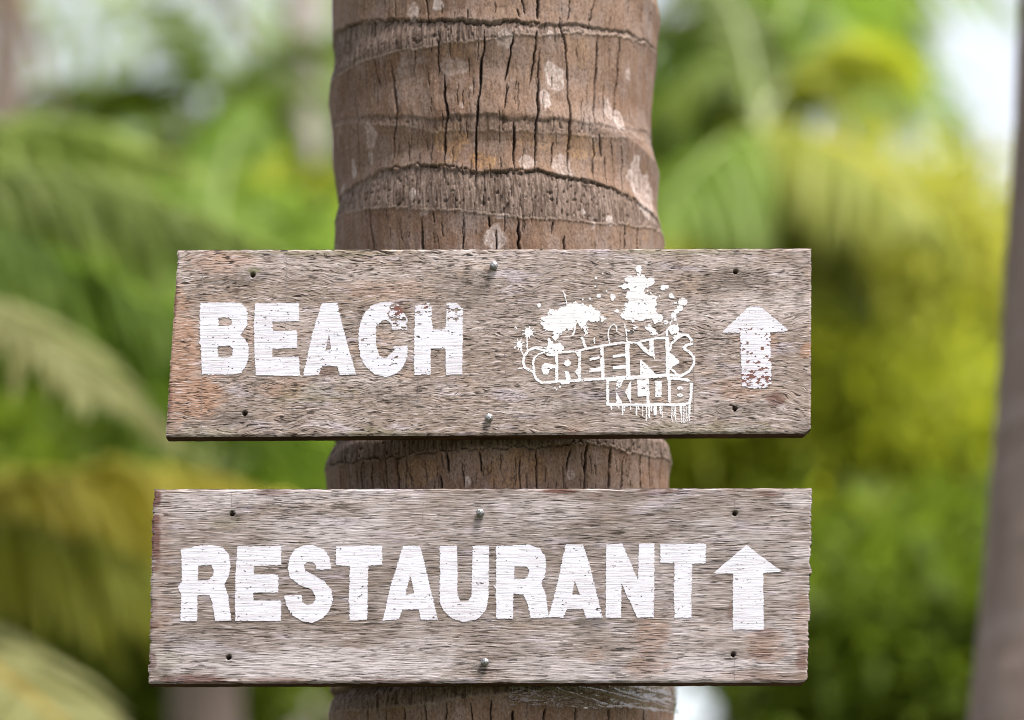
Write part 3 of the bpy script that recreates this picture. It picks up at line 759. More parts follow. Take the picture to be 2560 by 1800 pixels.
def sign(label, corners, thick, mat, holes, blobs, rag, chamfer, seed, nx=680, nz=205):
    px = np.array(corners, float)                     # TL TR BR BL in pixels
    w = at(px[:, 0], px[:, 1], 0.0)
    org = np.array([w[:, 0].mean(), 0.0, w[2:, 2].min()])
    t = thing('direction_sign', label, 'sign', tuple(org), 'wooden direction signs nailed to the palm')
    a = np.linspace(0, 1, nx)[None, :]; b = np.linspace(0, 1, nz)[:, None]
    lerp = lambda q: (q[0] * (1 - a)[..., None] + q[1] * a[..., None]) * (1 - b)[..., None] + (q[3] * (1 - a)[..., None] + q[2] * a[..., None]) * b[..., None]
    Wp, Px = lerp(w), lerp(px)
    X, Z = Wp[..., 0].copy(), Wp[..., 2].copy()
    U, Vv = Px[..., 0], Px[..., 1]
    Wd, Hd = w[1, 0] - w[0, 0], w[0, 2] - w[3, 2]
    el, er, et, eb = a * Wd + 0 * b, (1 - a) * Wd + 0 * b, b * Hd + 0 * a, (1 - b) * Hd + 0 * a
    def edge_noise(coord, amp, s):
        return (fbm(coord * 160, coord * 0 + 3, s, 3) - 0.5) * amp + np.minimum(vnoise(coord * 420, coord * 0, s + 1) - 0.72, 0) * 0
    fall = lambda e: np.exp(-e / 0.004)
    X += fall(el) * (edge_noise(Z, rag[0], seed) + (vnoise(Z * 700, Z * 0, seed + 2) - 0.5) * rag[0] * 0.5) - fall(er) * (edge_noise(Z, rag[1], seed + 3) + (vnoise(Z * 800, Z * 0, seed + 4) - 0.5) * rag[1] * 0.6)
    Z -= fall(et) * (edge_noise(X, rag[2], seed + 5) + (vnoise(X * 300, X * 0, seed + 9) - 0.5) * 0.0004) - fall(eb) * edge_noise(X, rag[3], seed + 6)
    if chamfer:
        s = np.clip(chamfer - (er + eb), 0, None); X -= s * 0.5; Z += s * 0.5
    Yf = np.zeros_like(X)
    emin = np.minimum(np.minimum(el, er), np.minimum(et, eb))
    Yf += np.clip(1 - emin / 0.0022, 0, 1) ** 2 * 0.0011 * (0.4 + 1.2 * vnoise(X * 150, Z * 150, seed + 7))
    Yf += (fbm(X * 12, Z * 40, seed + 8, 3) - 0.5) * 0.0002
    grime = np.zeros_like(X)
    for hu, hv in holes:
        d = np.hypot(U - hu, Vv - hv)
        Yf += sstep(6.4, 4.4, d) * 0.011
        grime = np.maximum(grime, sstep(26, 5, d * (0.8 + 0.5 * vnoise(U / 9, Vv / 3, 61))) * 0.55)
    A = {'warm': np.zeros_like(X), 'stain': np.zeros_like(X), 'grime': grime, 'moss': np.zeros_like(X), 'pale': np.zeros_like(X)}
    for i, (kind, pt, rx, ry, amt) in enumerate(blobs):
        d = np.hypot((U - pt[0]) / (rx + 3), (Vv - pt[1]) / (ry + 3)) + (fbm(U / 30, Vv / 12, 70 + i, 4, 0.6) - 0.5) * 1.2
        A[kind] = np.maximum(A[kind], sstep(1.2, 0.6, d) * amt)
    # back and sides
    loop = np.concatenate([np.arange(nx), np.arange(1, nz) * nx + nx - 1, (nz - 1) * nx + np.arange(nx - 2, -1, -1), np.arange(nz - 2, 0, -1) * nx])
    F = np.stack([X, Yf, Z], -1).reshape(-1, 3) - org
    bk = F[loop].copy(); cb = np.array([0, 0, F[:, 2].mean()])
    bk[:, 1] = thick; bk = bk.copy(); bk[:, 0] *= 0.9985
    midl = F[loop].copy(); midl[:, 1] = thick * 0.5; jj = np.arange(len(loop))
    midl[:, 2] += (vnoise(jj * 0.11, jj * 0, seed + 33) - 0.5) * 0.0007
    n0, nl = len(F), len(loop)
    verts = np.concatenate([F, midl, bk, [[0, thick, cb[2]]]])
    j = np.arange(nl); j2 = (j + 1) % nl
    s1 = np.stack([loop[j], n0 + j, n0 + j2, loop[j2]], -1); s2 = np.stack([n0 + j, n0 + nl + j, n0 + nl + j2, n0 + j2], -1)
    tb = np.stack([n0 + nl + j, np.full(nl, n0 + 2 * nl), n0 + nl + j2], -1)
    fq = grid_quads(nz, nx)[:, ::-1]
    me = mesh_np('board', verts, np.concatenate([fq, s1, s2]), tb)
    me.materials.append(M[mat]); me.materials.append(M['edge'])
    mi = np.zeros(len(me.polygons), dtype=np.int32); mi[len(fq):] = 1
    me.polygons.foreach_set('material_index', mi)
    sm = np.zeros(len(me.polygons), dtype=bool); sm[:len(fq)] = True
    me.polygons.foreach_set('use_smooth', sm)
    for nm, v in A.items():
        attr(me, nm, np.concatenate([v.ravel(), np.zeros(2 * nl + 1)]))
    obj('board', me, None, t)
    return t, org

def inside(poly, U, V):
    r = np.zeros(U.shape, bool); n = len(poly)
    for i in range(n):
        x0, y0 = poly[i]; x1, y1 = poly[(i + 1) % n]
        if y0 == y1: continue
        c = ((V >= min(y0, y1)) & (V < max(y0, y1))) & (U < (x1 - x0) * (V - y0) / (y1 - y0) + x0)
        r ^= c
    return r

def seg_dist(pts, U, V):
    d = np.full(U.shape, 1e9)
    for (x0, y0), (x1, y1) in zip(pts[:-1], pts[1:]):
        dx, dy = x1 - x0, y1 - y0
        t = np.clip(((U - x0) * dx + (V - y0) * dy) / max(dx * dx + dy * dy, 1e-6), 0, 1)
        d = np.minimum(d, np.hypot(U - x0 - dx * t, V - y0 - dy * t))
    return d

def pixel_grid(pts, pad):
    a = np.array(pts)
    u = np.arange(math.floor(a[:, 0].min()) - pad, math.ceil(a[:, 0].max()) + pad)
    v = np.arange(math.floor(a[:, 1].min()) - pad, math.ceil(a[:, 1].max()) + pad)
    return np.meshgrid(u + 0.5, v + 0.5)

def mask_mesh(name, mask, U, V, org, y):
    """horizontal runs of the mask become quads lying on the board"""
    quads = []
    m = np.pad(mask, ((0, 0), (1, 1))).astype(np.int8)
    dd = np.diff(m, axis=1)
    r0, a0 = np.nonzero(dd == 1); r1, a1 = np.nonzero(dd == -1)
    if len(r0) == 0: return None
    ul, ur = U[0, 0] - 0.5 + a0, U[0, 0] - 0.5 + a1
    vt, vb = V[0, 0] - 0.5 + r0, V[0, 0] + 0.5 + r0
    uu = np.stack([ul, ur, ur, ul], -1).ravel(); vv_ = np.stack([vb, vb, vt, vt], -1).ravel()
    P = at(uu, vv_, y) - org
    return mesh_np(name, P, np.arange(len(P)).reshape(-1, 4))

def wobble(U, V, seed, ax=3.0, ay=1.6):
    U2 = U + (vnoise(U / 40, V / 2.6, seed) - 0.5) * ax + (vnoise(U / 14, V / 11, seed + 1) - 0.5) * ax * 0.35
    V2 = V + (vnoise(U / 9, V / 9, seed + 2) - 0.5) * ay + (vnoise(U / 3, V / 3, seed + 3) - 0.5) * ay * 0.6
    return U2, V2

def chips(U, V, seed, wear):
    """True where the paint is gone: thin checks along the grain everywhere, flakes where WEAR is high"""
    g = vnoise(U / 17, V / 1.6, seed + 5) * 0.75 + vnoise(U / 6, V / 1.2, seed + 6) * 0.25
    dens = fbm(U / 60, V / 24, seed + 7, 2)
    a = g > 0.905 - 0.10 * (dens - 0.45)
    f = fbm(U / 9.5, V / 5.2, seed + 8, 3, 0.6)
    b = f > 0.80 - wear
    return a | b

def letter(t, org, ch, polys, seed, wear=lambda U, V: 0.0, mat='paint', name='painted_letter', under=None):
    U, V = pixel_grid(polys[0], 6)
    U2, V2 = wobble(U, V, seed)
    m = np.zeros(U.shape, bool)
    for p in polys: m ^= inside(p, U2, V2)
    full = m.copy()
    m &= ~chips(U, V, seed, wear(U, V))
    o = obj(name, mask_mesh(name, m, U, V, org, -0.00030), M[mat], t, label=ch)
    if under:
        obj('undercoat', mask_mesh('undercoat', full & under(U, V), U, V, org, -0.00022), M['undercoat'], o)
    return o

def pencil(t, org, pts, seed, w=0.9):
    U, V = pixel_grid(pts, 4)
    d = seg_dist(pts, U + (vnoise(U / 30, V / 30, seed) - 0.5), V)
    m = (d < w * 0.5 + 0.2) & (vnoise(U * 0, V / 5, seed) > 0.40)
    me = mask_mesh('pencil_line', m, U, V, org, -0.00014)
    if me: obj('pencil_line', me, M['pencil'], t)

def nail(t, org, u, v, seed):
    rs = np.random.RandomState(seed)
    p = at(u, v, 0.0) - org
    prof = [(0.0012, 0.055), (0.0014, 0.0), (0.0036, -0.0009), (0.0039, -0.0021), (0.0034, -0.0034), (0.0020, -0.0044)]
    n = 14; V_ = []
    for r, y in prof:
        for k_ in range(n):
            w = 2 * math.pi * k_ / n; q = r * (1 + rs.uniform(-0.07, 0.07))
            V_.append((q * math.cos(w), y + rs.uniform(-0.00022, 0.00022), q * math.sin(w)))
    Q = [(i * n + k_, i * n + (k_ + 1) % n, (i + 1) * n + (k_ + 1) % n, (i + 1) * n + k_) for i in range(len(prof) - 1) for k_ in range(n)]
    V_.append((0.0003, -0.0047, 0.0002)); e = len(V_) - 1; b0 = (len(prof) - 1) * n
    T = [(b0 + k_, b0 + (k_ + 1) % n, e) for k_ in range(n)]
    o = obj('nail', mesh_np('nail', np.array(V_), Q, T), M['nail'], t, tuple(p))
    o.rotation_euler = (rs.uniform(-0.12, 0.12), 0, rs.uniform(-0.12, 0.12))

# ---- upper sign
up_corners = [c2([(122, 66)])[0], c3([(2265, 55)])[0], c3([(2262, 1320)])[0], c2([(38, 1345)])[0]]
W_, S_, G_, O_, P_ = 'warm', 'stain', 'grime', 'moss', 'pale'
def b2(k, x, y, rx, ry, a): return (k, c2([(x, y)])[0], rx / 2.7333, ry / 2.7333, a)
def b3(k, x, y, rx, ry, a): return (k, c3([(x, y)])[0], rx / 2.7333, ry / 2.7333, a)
def b4(k, x, y, rx, ry, a): return (k, c4([(x, y)])[0], rx / 2.7333, ry / 2.7333, a)
def b5(k, x, y, rx, ry, a): return (k, c5([(x, y)])[0], rx / 2.6698, ry / 2.6698, a)
SU, og = sign('weathered wooden sign reading BEACH with a splatter logo and flaking up arrow', up_corners, 0.0155, 'wood_beach',
    [(632, 687), (612, 1034), (1839, 680), (1837, 1022)],
    [b2(W_, 150, 800, 150, 330, .75), b2(W_, 200, 1060, 230, 160, .8), b2(W_, 120, 450, 50, 160, .6), b2(W_, 420, 150, 260, 70, .45), b2(W_, 560, 640, 400, 80, .3), b2(W_, 850, 1010, 160, 60, .4), b2(W_, 1500, 330, 300, 60, .3), b2(W_, 90, 1250, 60, 90, .5),
     b2(S_, 100, 420, 14, 90, .7), b2(S_, 60, 1100, 18, 120, .6), b2(S_, 1130, 890, 70, 40, .5), b2(S_, 1640, 470, 60, 40, .4),
     b2(G_, 640, 245, 120, 40, .5), b2(G_, 470, 285, 180, 16, .7), b2(G_, 500, 1230, 130, 50, .55), b2(G_, 1200, 215, 80, 40, .35), b2(G_, 1700, 1100, 240, 40, .25), b2(G_, 2100, 350, 220, 110, .3),
     b2(G_, 70, 1290, 50, 70, .45), b2(O_, 1060, 1060, 300, 60, .5), b2(O_, 300, 1330, 260, 40, .5), b2(O_, 1500, 1320, 260, 40, .5), b2(O_, 1000, 85, 600, 22, .5), b2(O_, 640, 205, 30, 16, .9),
     b2(P_, 560, 180, 180, 50, .6), b2(P_, 1300, 230, 300, 80, .35), b2(P_, 2080, 60, 70, 40, .8), b2(P_, 1250, 1210, 220, 60, .4), b2(P_, 150, 200, 60, 160, .5),
     b3(S_, 2010, 1090, 55, 42, .75), b3(S_, 640, 1310, 40, 30, .4), b3(W_, 2230, 750, 40, 60, .7), b3(W_, 1900, 680, 160, 90, .4), b3(W_, 1750, 1020, 160, 90, .35),
     b3(G_, 1740, 250, 260, 60, .5), b3(G_, 1700, 330, 200, 40, .45), b3(G_, 1740, 1160, 220, 60, .5), b3(G_, 2200, 1270, 70, 50, .5), b3(G_, 700, 1100, 300, 120, .25), b3(G_, 2180, 400, 30, 60, .4),
     b3(P_, 1700, 140, 300, 80, .5), b3(P_, 2150, 420, 160, 80, .55), b3(P_, 2100, 230, 100, 60, .5), b3(P_, 300, 150, 300, 60, .3), b3(O_, 1600, 1300, 500, 50, .5), b3(O_, 1400, 70, 500, 24, .55)],
    (0.0016, 0.0008, 0.0006, 0.0007), 0.0052, 201)
def heavy(c, r, a): 
    return lambda U, V: a * np.clip(1 - np.hypot((U - c[0]) / r[0], (V - c[1]) / r[1]), 0, 1)
letter(SU, og, 'letter B', [c2([(275, 430), (520, 425), (560, 435), (590, 470), (600, 530), (592, 590), (565, 625), (546, 648), (580, 675), (605, 730), (606, 800), (590, 860), (555, 905), (500, 920), (285, 918), (278, 720), (264, 700), (274, 675), (272, 590)]),
    c2([(398, 530), (470, 528), (490, 545), (490, 575), (470, 588), (400, 588)]), c2([(395, 725), (480, 722), (497, 740), (497, 785), (478, 803), (398, 803)])], 301, heavy((500, 740), (40, 50), .05))
letter(SU, og, 'letter E', [c2([(650, 432), (950, 430), (950, 555), (768, 560), (772, 622), (935, 618), (938, 738), (768, 742), (768, 800), (950, 798), (957, 928), (655, 924), (645, 780), (640, 560)])], 302, heavy((690, 800), (60, 80), .08))
letter(SU, og, 'letter A', [c2([(1105, 432), (1212, 430), (1240, 560), (1340, 920), (1228, 922), (1212, 860), (1108, 860), (1085, 922), (978, 928), (1040, 640)]), c2([(1155, 640), (1170, 745), (1128, 760)])], 303, heavy((810, 920), (40, 40), .1))
letter(SU, og, 'letter C', [c2([(1660, 480), (1690, 545), (1688, 612), (1585, 612), (1580, 572), (1550, 548), (1520, 548), (1490, 580), (1475, 640), (1478, 720), (1495, 780), (1520, 803), (1550, 803), (1580, 775), (1590, 740), (1600, 728), (1692, 722), (1690, 800), (1660, 870), (1610, 915), (1540, 935), (1470, 920), (1410, 870), (1370, 800), (1355, 700), (1360, 600), (1390, 510), (1440, 450), (1510, 425), (1580, 425), (1630, 445)])], 304,
    lambda U, V: heavy((1000, 780), (45, 60), .42)(U, V) + heavy((975, 880), (40, 50), .2)(U, V) + .04, under=lambda U, V: heavy((1004, 775), (32, 26), 1)(U, V) > .4)
letter(SU, og, 'letter H', [c2([(1745, 450), (1840, 430), (1856, 450), (1858, 560), (1870, 612), (1950, 608), (1955, 560), (1960, 435), (2030, 430), (2070, 470), (2068, 700), (2066, 918), (1955, 920), (1950, 740), (1850, 740), (1850, 918), (1740, 922), (1735, 800), (1738, 640)])], 305,
    lambda U, V: np.clip((850 - V) / 90, 0, 1) * .22 + .03, under=lambda U, V: (V < 772) & (U < 1070))
letter(SU, og, 'up arrow, flaking to red underneath', [c3([(1830, 462), (1880, 452), (1925, 462), (2110, 620), (1985, 632), (1990, 985), (1950, 1010), (1870, 1018), (1790, 1000), (1785, 850), (1778, 632), (1648, 634)])], 306,
    lambda U, V: np.clip((V - 800) / 160, 0, 1) * .235 + .03, name='painted_arrow', under=lambda U, V: np.ones(U.shape, bool))
for i, p in enumerate([c2([(290, 80), (282, 1335)]), c2([(866, 80), (850, 1335)]), c2([(1797, 240), (1790, 440)]), c2([(1766, 925), (1763, 1115)]), c3([(160, 560), (178, 960)]), c3([(1462, 640), (1458, 1310)])]): pencil(SU, og, p, 400 + i)
for i, (u, v) in enumerate([(1234, 666), (1222, 1046)]): nail(SU, og, u, v, 500 + i)

# ---- the stencilled splatter logo
U, V = pixel_grid(c6([(40, 60), (1800, 1590)]), 4)
ZX, ZY = (U - 1270) * 3.754, (V - 640) * 3.754
r1 = (fbm(U / 9, V / 9, 611, 3, 0.6) - 0.5); r2 = (fbm(U / 9, V / 9, 617, 3, 0.6) - 0.5); r3 = (vnoise(U / 30, V / 2.5, 619) - 0.5)
SX, SY = ZX + r1 * 75 + r3 * 18, ZY + r2 * 75          # splashes: ragged
LX, LY = ZX + r1 * 9 + r3 * 6, ZY + r2 * 9           # stencil strokes: nearly clean
m = np.zeros(U.shape, bool)
def st(pts, w):
    global m
    m |= seg_dist(pts, LX, LY) < w / 2
def pg(pts, splash=False):
    global m
    m |= inside(pts, SX if splash else LX, SY if splash else LY)
def dot(x, y, r, splash=True):
    global m
    m |= np.hypot((LX if not splash else ZX + r1 * min(30, r)) - x, (LY if not splash else ZY + r2 * min(30, r)) - y) < r
st([(245, 860), (190, 885), (155, 930), (140, 990), (160, 1050), (240, 1090), (260, 1150), (320, 1190), (400, 1185), (480, 1172), (650, 1168), (900, 1150), (1090, 1138), (1300, 1128), (1490, 1115), (1620, 1125), (1700, 1085), (1745, 1010), (1745, 950), (1700, 900), (1655, 868), (1670, 838), (1730, 825), (1725, 790), (1690, 745), (1620, 735), (1560, 765)], 23)
st([(245, 860), (330, 885), (430, 908), (540, 902), (640, 893), (700, 880), (760, 864), (860, 848), (960, 830), (1080, 813), (1220, 812), (1290, 790), (1380, 772), (1490, 768)], 21)
st([(1480, 1120), (1300, 1135), (1100, 1148), (940, 1160)], 30)
st([(456, 915), (458, 1165)], 27); st([(672, 890), (670, 1155)], 27); st([(880, 855), (890, 1145)], 34); st([(1118, 815), (1130, 1135)], 40); st([(1495, 775), (1500, 1125)], 36)
st([(245, 960), (235, 1010), (245, 1080)], 22); st([(250, 955), (290, 920), (340, 905)], 14); st([(370, 925), (440, 930)], 20)
pg([(318, 1030), (350, 1000), (390, 1012), (442, 1020), (442, 1052), (392, 1060), (380, 1112), (330, 1112), (315, 1070)])
m |= np.hypot((LX - 557) / 32, (LY - 1005) / 30) < 1
pg([(535, 1080), (570, 1085), (588, 1150), (582, 1200), (500, 1205), (490, 1180), (545, 1165)]); pg([(676, 1025), (628, 1085), (676, 1155)]); pg([(660, 900), (628, 900), (665, 970)])
pg([(765, 958), (872, 938), (872, 962), (765, 985)]); pg([(760, 1055), (882, 1042), (882, 1080), (760, 1092)])
pg([(985, 930), (1112, 912), (1112, 936), (985, 956)]); pg([(985, 1035), (1115, 1018), (1115, 1055), (985, 1066)])
st([(1228, 818), (1290, 885), (1345, 925)], 34); pg([(1325, 790), (1366, 785), (1378, 975), (1330, 900)]); pg([(1240, 965), (1310, 1030), (1385, 1110), (1400, 1145), (1240, 1145)])
pg([(1505, 905), (1560, 935), (1602, 980), (1602, 1008), (1560, 1030), (1505, 1075)]); st([(1515, 1050), (1600, 1120)], 18); st([(1520, 880), (1532, 825), (1580, 780), (1640, 745)], 20); st([(1640, 858), (1700, 835)], 14)
st([(935, 1150), (935, 1395), (1150, 1397), (1320, 1400), (1480, 1395), (1640, 1395), (1705, 1380), (1718, 1290), (1722, 1200), (1690, 1165), (1600, 1150), (1500, 1148)], 26)
pg([(1020, 1160), (1085, 1160), (1062, 1220), (1018, 1255)]); pg([(1015, 1275), (1085, 1395), (1015, 1395)]); pg([(1155, 1165), (1098, 1275), (1155, 1390)])
pg([(1212, 1160), (1318, 1160), (1318, 1312), (1218, 1318)]); st([(1308, 1160), (1316, 1400)], 28); pg([(1382, 1170), (1442, 1170), (1442, 1322), (1382, 1322)]); st([(1515, 1160), (1515, 1362)], 28)
m |= np.hypot((LX - 1615) / 28, (LY - 1240) / 18) < 1; m |= np.hypot((LX - 1615) / 28, (LY - 1305) / 18) < 1
for x, y, w in [(970, 1440, 14), (1075, 1490, 13), (1090, 1450, 10), (1040, 1435, 10), (1205, 1490, 13), (1225, 1440, 12), (1265, 1495, 8), (1300, 1545, 11), (1325, 1515, 14), (1345, 1455, 12), (1380, 1475, 34), (1430, 1475, 12), (1446, 1515, 9), (1540, 1556, 8), (1575, 1556, 8), (1560, 1500, 8), (1630, 1566, 7), (1645, 1566, 6), (1660, 1566, 6), (1678, 1552, 8), (1698, 1548, 10), (1708, 1480, 12), (1150, 1440, 10), (1620, 1470, 14)]:
    st([(x, 1395), (x, y)], w)
# the splashes above the words
dot(1228, 122, 32); dot(1240, 158, 12); dot(1342, 240, 40); dot(1215, 170, 6)
pg([(1105, 190), (1180, 175), (1260, 185), (1340, 200), (1375, 235), (1365, 280), (1300, 285), (1272, 345), (1300, 365), (1382, 368), (1392, 420), (1370, 480), (1410, 530), (1450, 585), (1400, 640), (1330, 605), (1210, 605), (1150, 615), (1055, 575), (1085, 510), (1112, 410), (1095, 362), (1140, 335), (1140, 295), (1055, 302), (1042, 272), (1112, 245)], True)
for x, y, r in [(825, 205, 13), (850, 375, 19), (985, 380, 22), (985, 405, 13), (890, 165, 8), (820, 285, 9), (925, 330, 8), (1022, 515, 19), (770, 400, 11), (288, 468, 19), (1455, 298, 26), (1490, 292, 16), (1530, 372, 20), (1545, 385, 14), (1570, 432, 13), (1640, 430, 38), (1612, 488, 26), (1580, 520, 22), (1550, 560, 26), (1570, 598, 15), (75, 675, 13), (1340, 345, 9), (1360, 372, 8), (1422, 375, 7), (1310, 325, 8), (1480, 620, 20), (1395, 600, 30), (440, 1240, 7), (490, 1225, 11), (455, 1255, 6), (770, 470, 16), (700, 410, 9), (65, 860, 9)]: dot(x, y, r)
pg([(330, 560), (420, 515), (500, 488), (560, 450), (700, 440), (770, 480), (830, 505), (872, 550), (830, 610), (745, 615), (695, 690), (640, 615), (600, 690), (560, 715), (520, 690), (482, 760), (470, 800), (430, 785), (412, 715), (350, 695), (305, 640)], True)
pg([(868, 560), (930, 590), (880, 630)], True); pg([(700, 660), (740, 670), (738, 740), (712, 720)], True)
st([(515, 330), (545, 400), (550, 450)], 9); st([(630, 640), (625, 700), (608, 745)], 16); st([(535, 355), (550, 440)], 6)
st([(695, 770), (715, 820), (735, 870)], 26); st([(808, 770), (812, 820)], 10)
st([(955, 835), (940, 740), (945, 690), (970, 650), (1000, 640), (1018, 670), (1022, 705)], 11); st([(1118, 800), (1105, 700), (1095, 640)], 12); st([(1112, 700), (1135, 700)], 16)
pg([(1280, 665), (1330, 640), (1395, 715), (1350, 735)], True); pg([(1140, 620), (1205, 680), (1175, 690)], True)
st([(1495, 790), (1492, 700), (1530, 655)], 20); dot(1560, 690, 48); dot(1580, 730, 32); st([(1590, 640), (1600, 690)], 10); st([(1540, 600), (1520, 640)], 10)
dot(192, 715, 36); 
for a in range(9): st([(192, 715), (192 + 62 * math.cos(a * .7), 715 + 55 * math.sin(a * .7))], 8)
st([(178, 745), (180, 880)], 11); dot(108, 830, 30)
for a in range(8): st([(108, 830), (108 + 50 * math.cos(a * .8 + .3), 830 + 55 * math.sin(a * .8 + .3))], 8)
st([(120, 870), (150, 950)], 11); st([(95, 1055), (140, 1050)], 12)
pg([(335, 905), (365, 850), (390, 775), (430, 835), (500, 820), (522, 870), (480, 905)], True); st([(378, 780), (380, 880)], 10); st([(260, 852), (360, 862)], 12)
m &= ~chips(U, V, 640, 0.03)
obj('painted_logo', mask_mesh('painted_logo', m, U, V, og, -0.00030), M['paint_logo'], SU, label='white stencilled splatter logo with the words GREENS KLUB')

# ---- lower sign
lo_corners = [c4([(65, 62)])[0], c5([(2218, 52)])[0], c5([(2186, 1350)])[0], c4([(30, 1390)])[0]]
SL, og = sign('pale weathered wooden sign reading RESTAURANT with a clean white up arrow, lower of the two', lo_corners, 0.019, 'wood_rest',
    [(580.5, 1285), (572, 1644), (1837, 1284), (1833, 1637)],
    [b4(S_, 80, 125, 36, 60, 1), b4(S_, 75, 280, 42, 30, .95), b4(S_, 75, 450, 34, 160, .9), b4(S_, 60, 860, 26, 40, .5), b4(S_, 60, 990, 30, 24, .6), b4(S_, 340, 1365, 220, 34, .8), b4(S_, 60, 1240, 20, 60, .6), b4(S_, 900, 1375, 150, 26, .5), b4(S_, 880, 85, 110, 18, .6),
     b4(S_, 1700, 1380, 300, 16, .6), b4(W_, 130, 400, 60, 300, .35), b4(W_, 120, 900, 80, 250, .3), b4(W_, 700, 1380, 500, 18, .5),
     b4(G_, 600, 240, 90, 30, .4), b4(G_, 590, 1190, 140, 50, .35), b4(G_, 1400, 700, 1300, 330, .16), b4(G_, 300, 1080, 300, 60, .22), b4(G_, 130, 1300, 60, 50, .5),
     b4(P_, 300, 170, 380, 90, .6), b4(P_, 1000, 110, 900, 50, .6), b4(P_, 1200, 1260, 900, 110, .7), b4(P_, 250, 1230, 220, 90, .5), b4(P_, 1700, 1330, 500, 60, .6), b4(O_, 560, 300, 120, 40, .4), b4(O_, 160, 1210, 100, 60, .4),
     b5(S_, 540, 74, 120, 12, .95), b5(S_, 1200, 78, 120, 14, .6), b5(S_, 770, 110, 40, 20, .45), b5(S_, 1950, 92, 90, 16, .55), b5(S_, 2150, 1200, 34, 70, .6), b5(S_, 1680, 880, 30, 40, .5), b5(S_, 1880, 1160, 70, 30, .5), b5(S_, 1900, 1030, 60, 26, .4),
     b5(G_, 750, 962, 100, 36, .8), b5(G_, 900, 1260, 90, 40, .35), b5(W_, 1150, 1050, 120, 150, .7), b5(W_, 1120, 1240, 160, 60, .6), b5(W_, 1900, 1060, 130, 70, .6), b5(W_, 1900, 1160, 160, 50, .6), b5(W_, 760, 1180, 60, 40, .6), b5(W_, 2150, 1000, 50, 330, .5), b5(W_, 1800, 1310, 300, 40, .5),
     b5(G_, 1690, 1180, 110, 40, .35), b5(G_, 1000, 330, 900, 200, .14), b5(P_, 1500, 1260, 380, 80, .75), b5(P_, 2100, 130, 120, 60, .6), b5(P_, 500, 1260, 500, 90, .6), b5(P_, 2000, 700, 140, 50, .4)],
    (0.0032, 0.0036, 0.0009, 0.0009), 0.003, 251)
L4 = lambda *ps: [c4(p) for p in ps]
L5 = lambda *ps: [c5(p) for p in ps]
lw_ = lambda U, V: 0.01
letter(SL, og, 'letter R', L4([(252, 475), (380, 450), (480, 445), (540, 460), (580, 510), (590, 590), (578, 660), (548, 715), (575, 790), (595, 960), (485, 965), (465, 830), (445, 785), (365, 785), (362, 962), (248, 962), (255, 780), (232, 735), (258, 690), (258, 580)], [(370, 585), (460, 582), (475, 610), (472, 650), (450, 680), (370, 685)]), 701, lw_)
letter(SL, og, 'letter E', L4([(638, 455), (938, 452), (938, 582), (752, 587), (750, 645), (918, 645), (918, 768), (748, 770), (748, 825), (935, 825), (935, 962), (625, 962), (622, 800), (625, 640)]), 702, lw_)
letter(SL, og, 'letter S', L4([(1280, 610), (1175, 610), (1172, 580), (1150, 558), (1115, 560), (1092, 585), (1098, 615), (1140, 640), (1230, 690), (1280, 750), (1290, 820), (1270, 890), (1220, 945), (1150, 975), (1080, 965), (1010, 920), (975, 860), (958, 790), (1075, 785), (1080, 830), (1110, 855), (1150, 850), (1170, 820), (1168, 780), (1140, 745), (1060, 715), (1000, 670), (985, 600), (995, 530), (1030, 475), (1090, 448), (1160, 445), (1230, 475), (1270, 530)]), 703, lw_)
letter(SL, og, 'letter T', L4([(1312, 455), (1628, 448), (1628, 580), (1532, 585), (1525, 955), (1405, 960), (1400, 800), (1408, 588), (1310, 580)]), 704, lw_)
letter(SL, og, 'letter A', L4([(1770, 450), (1888, 450), (1920, 580), (2008, 955), (1895, 955), (1878, 885), (1762, 885), (1745, 952), (1632, 960), (1680, 740)], [(1820, 650), (1850, 775), (1788, 785)]), 705, lw_)
letter(SL, og, 'letter U', L4([(2022, 450), (2140, 450), (2142, 790), (2165, 830), (2215, 828), (2238, 795), (2245, 450), (2357, 448), (2355, 800), (2335, 890), (2280, 950), (2190, 970), (2110, 950), (2050, 900), (2020, 830), (2022, 650)]), 706, lw_)
letter(SL, og, 'letter R', L5([(108, 440), (330, 432), (400, 455), (435, 510), (442, 580), (430, 650), (408, 690), (435, 750), (460, 915), (340, 922), (318, 830), (290, 765), (222, 760), (222, 925), (110, 925), (105, 720), (88, 705), (108, 690), (108, 560)], [(228, 575), (310, 578), (328, 600), (322, 640), (300, 662), (230, 665)]), 707, lw_)
letter(SL, og, 'letter A', L5([(570, 432), (690, 430), (740, 600), (818, 918), (708, 922), (690, 860), (580, 860), (555, 918), (455, 915), (520, 680)], [(632, 670), (668, 765), (615, 765)]), 708, lw_)
letter(SL, og, 'letter N', L5([(842, 430), (950, 425), (1055, 670), (1060, 425), (1165, 422), (1160, 915), (1050, 920), (945, 690), (942, 920), (838, 920), (840, 660)]), 709, lw_)
letter(SL, og, 'letter T', L5([(1200, 425), (1508, 425), (1505, 555), (1415, 560), (1410, 918), (1300, 920), (1292, 780), (1300, 555), (1205, 552)]), 710, lw_)
letter(SL, og, 'clean white up arrow', L5([(1778, 435), (2015, 610), (1890, 622), (1895, 998), (1688, 998), (1688, 625), (1555, 622)]), 711, lw_, name='painted_arrow')
for i, p in enumerate([c4([(1910, 120), (1905, 270)]), c5([(1700, 90), (1700, 190)]), c5([(1700, 1180), (1698, 1340)]), c4([(600, 90), (598, 180)])]): pencil(SL, og, p, 420 + i)
for i, (u, v) in enumerate([(1200.5, 1283), (1213, 1656)]): nail(SL, og, u, v, 520 + i)

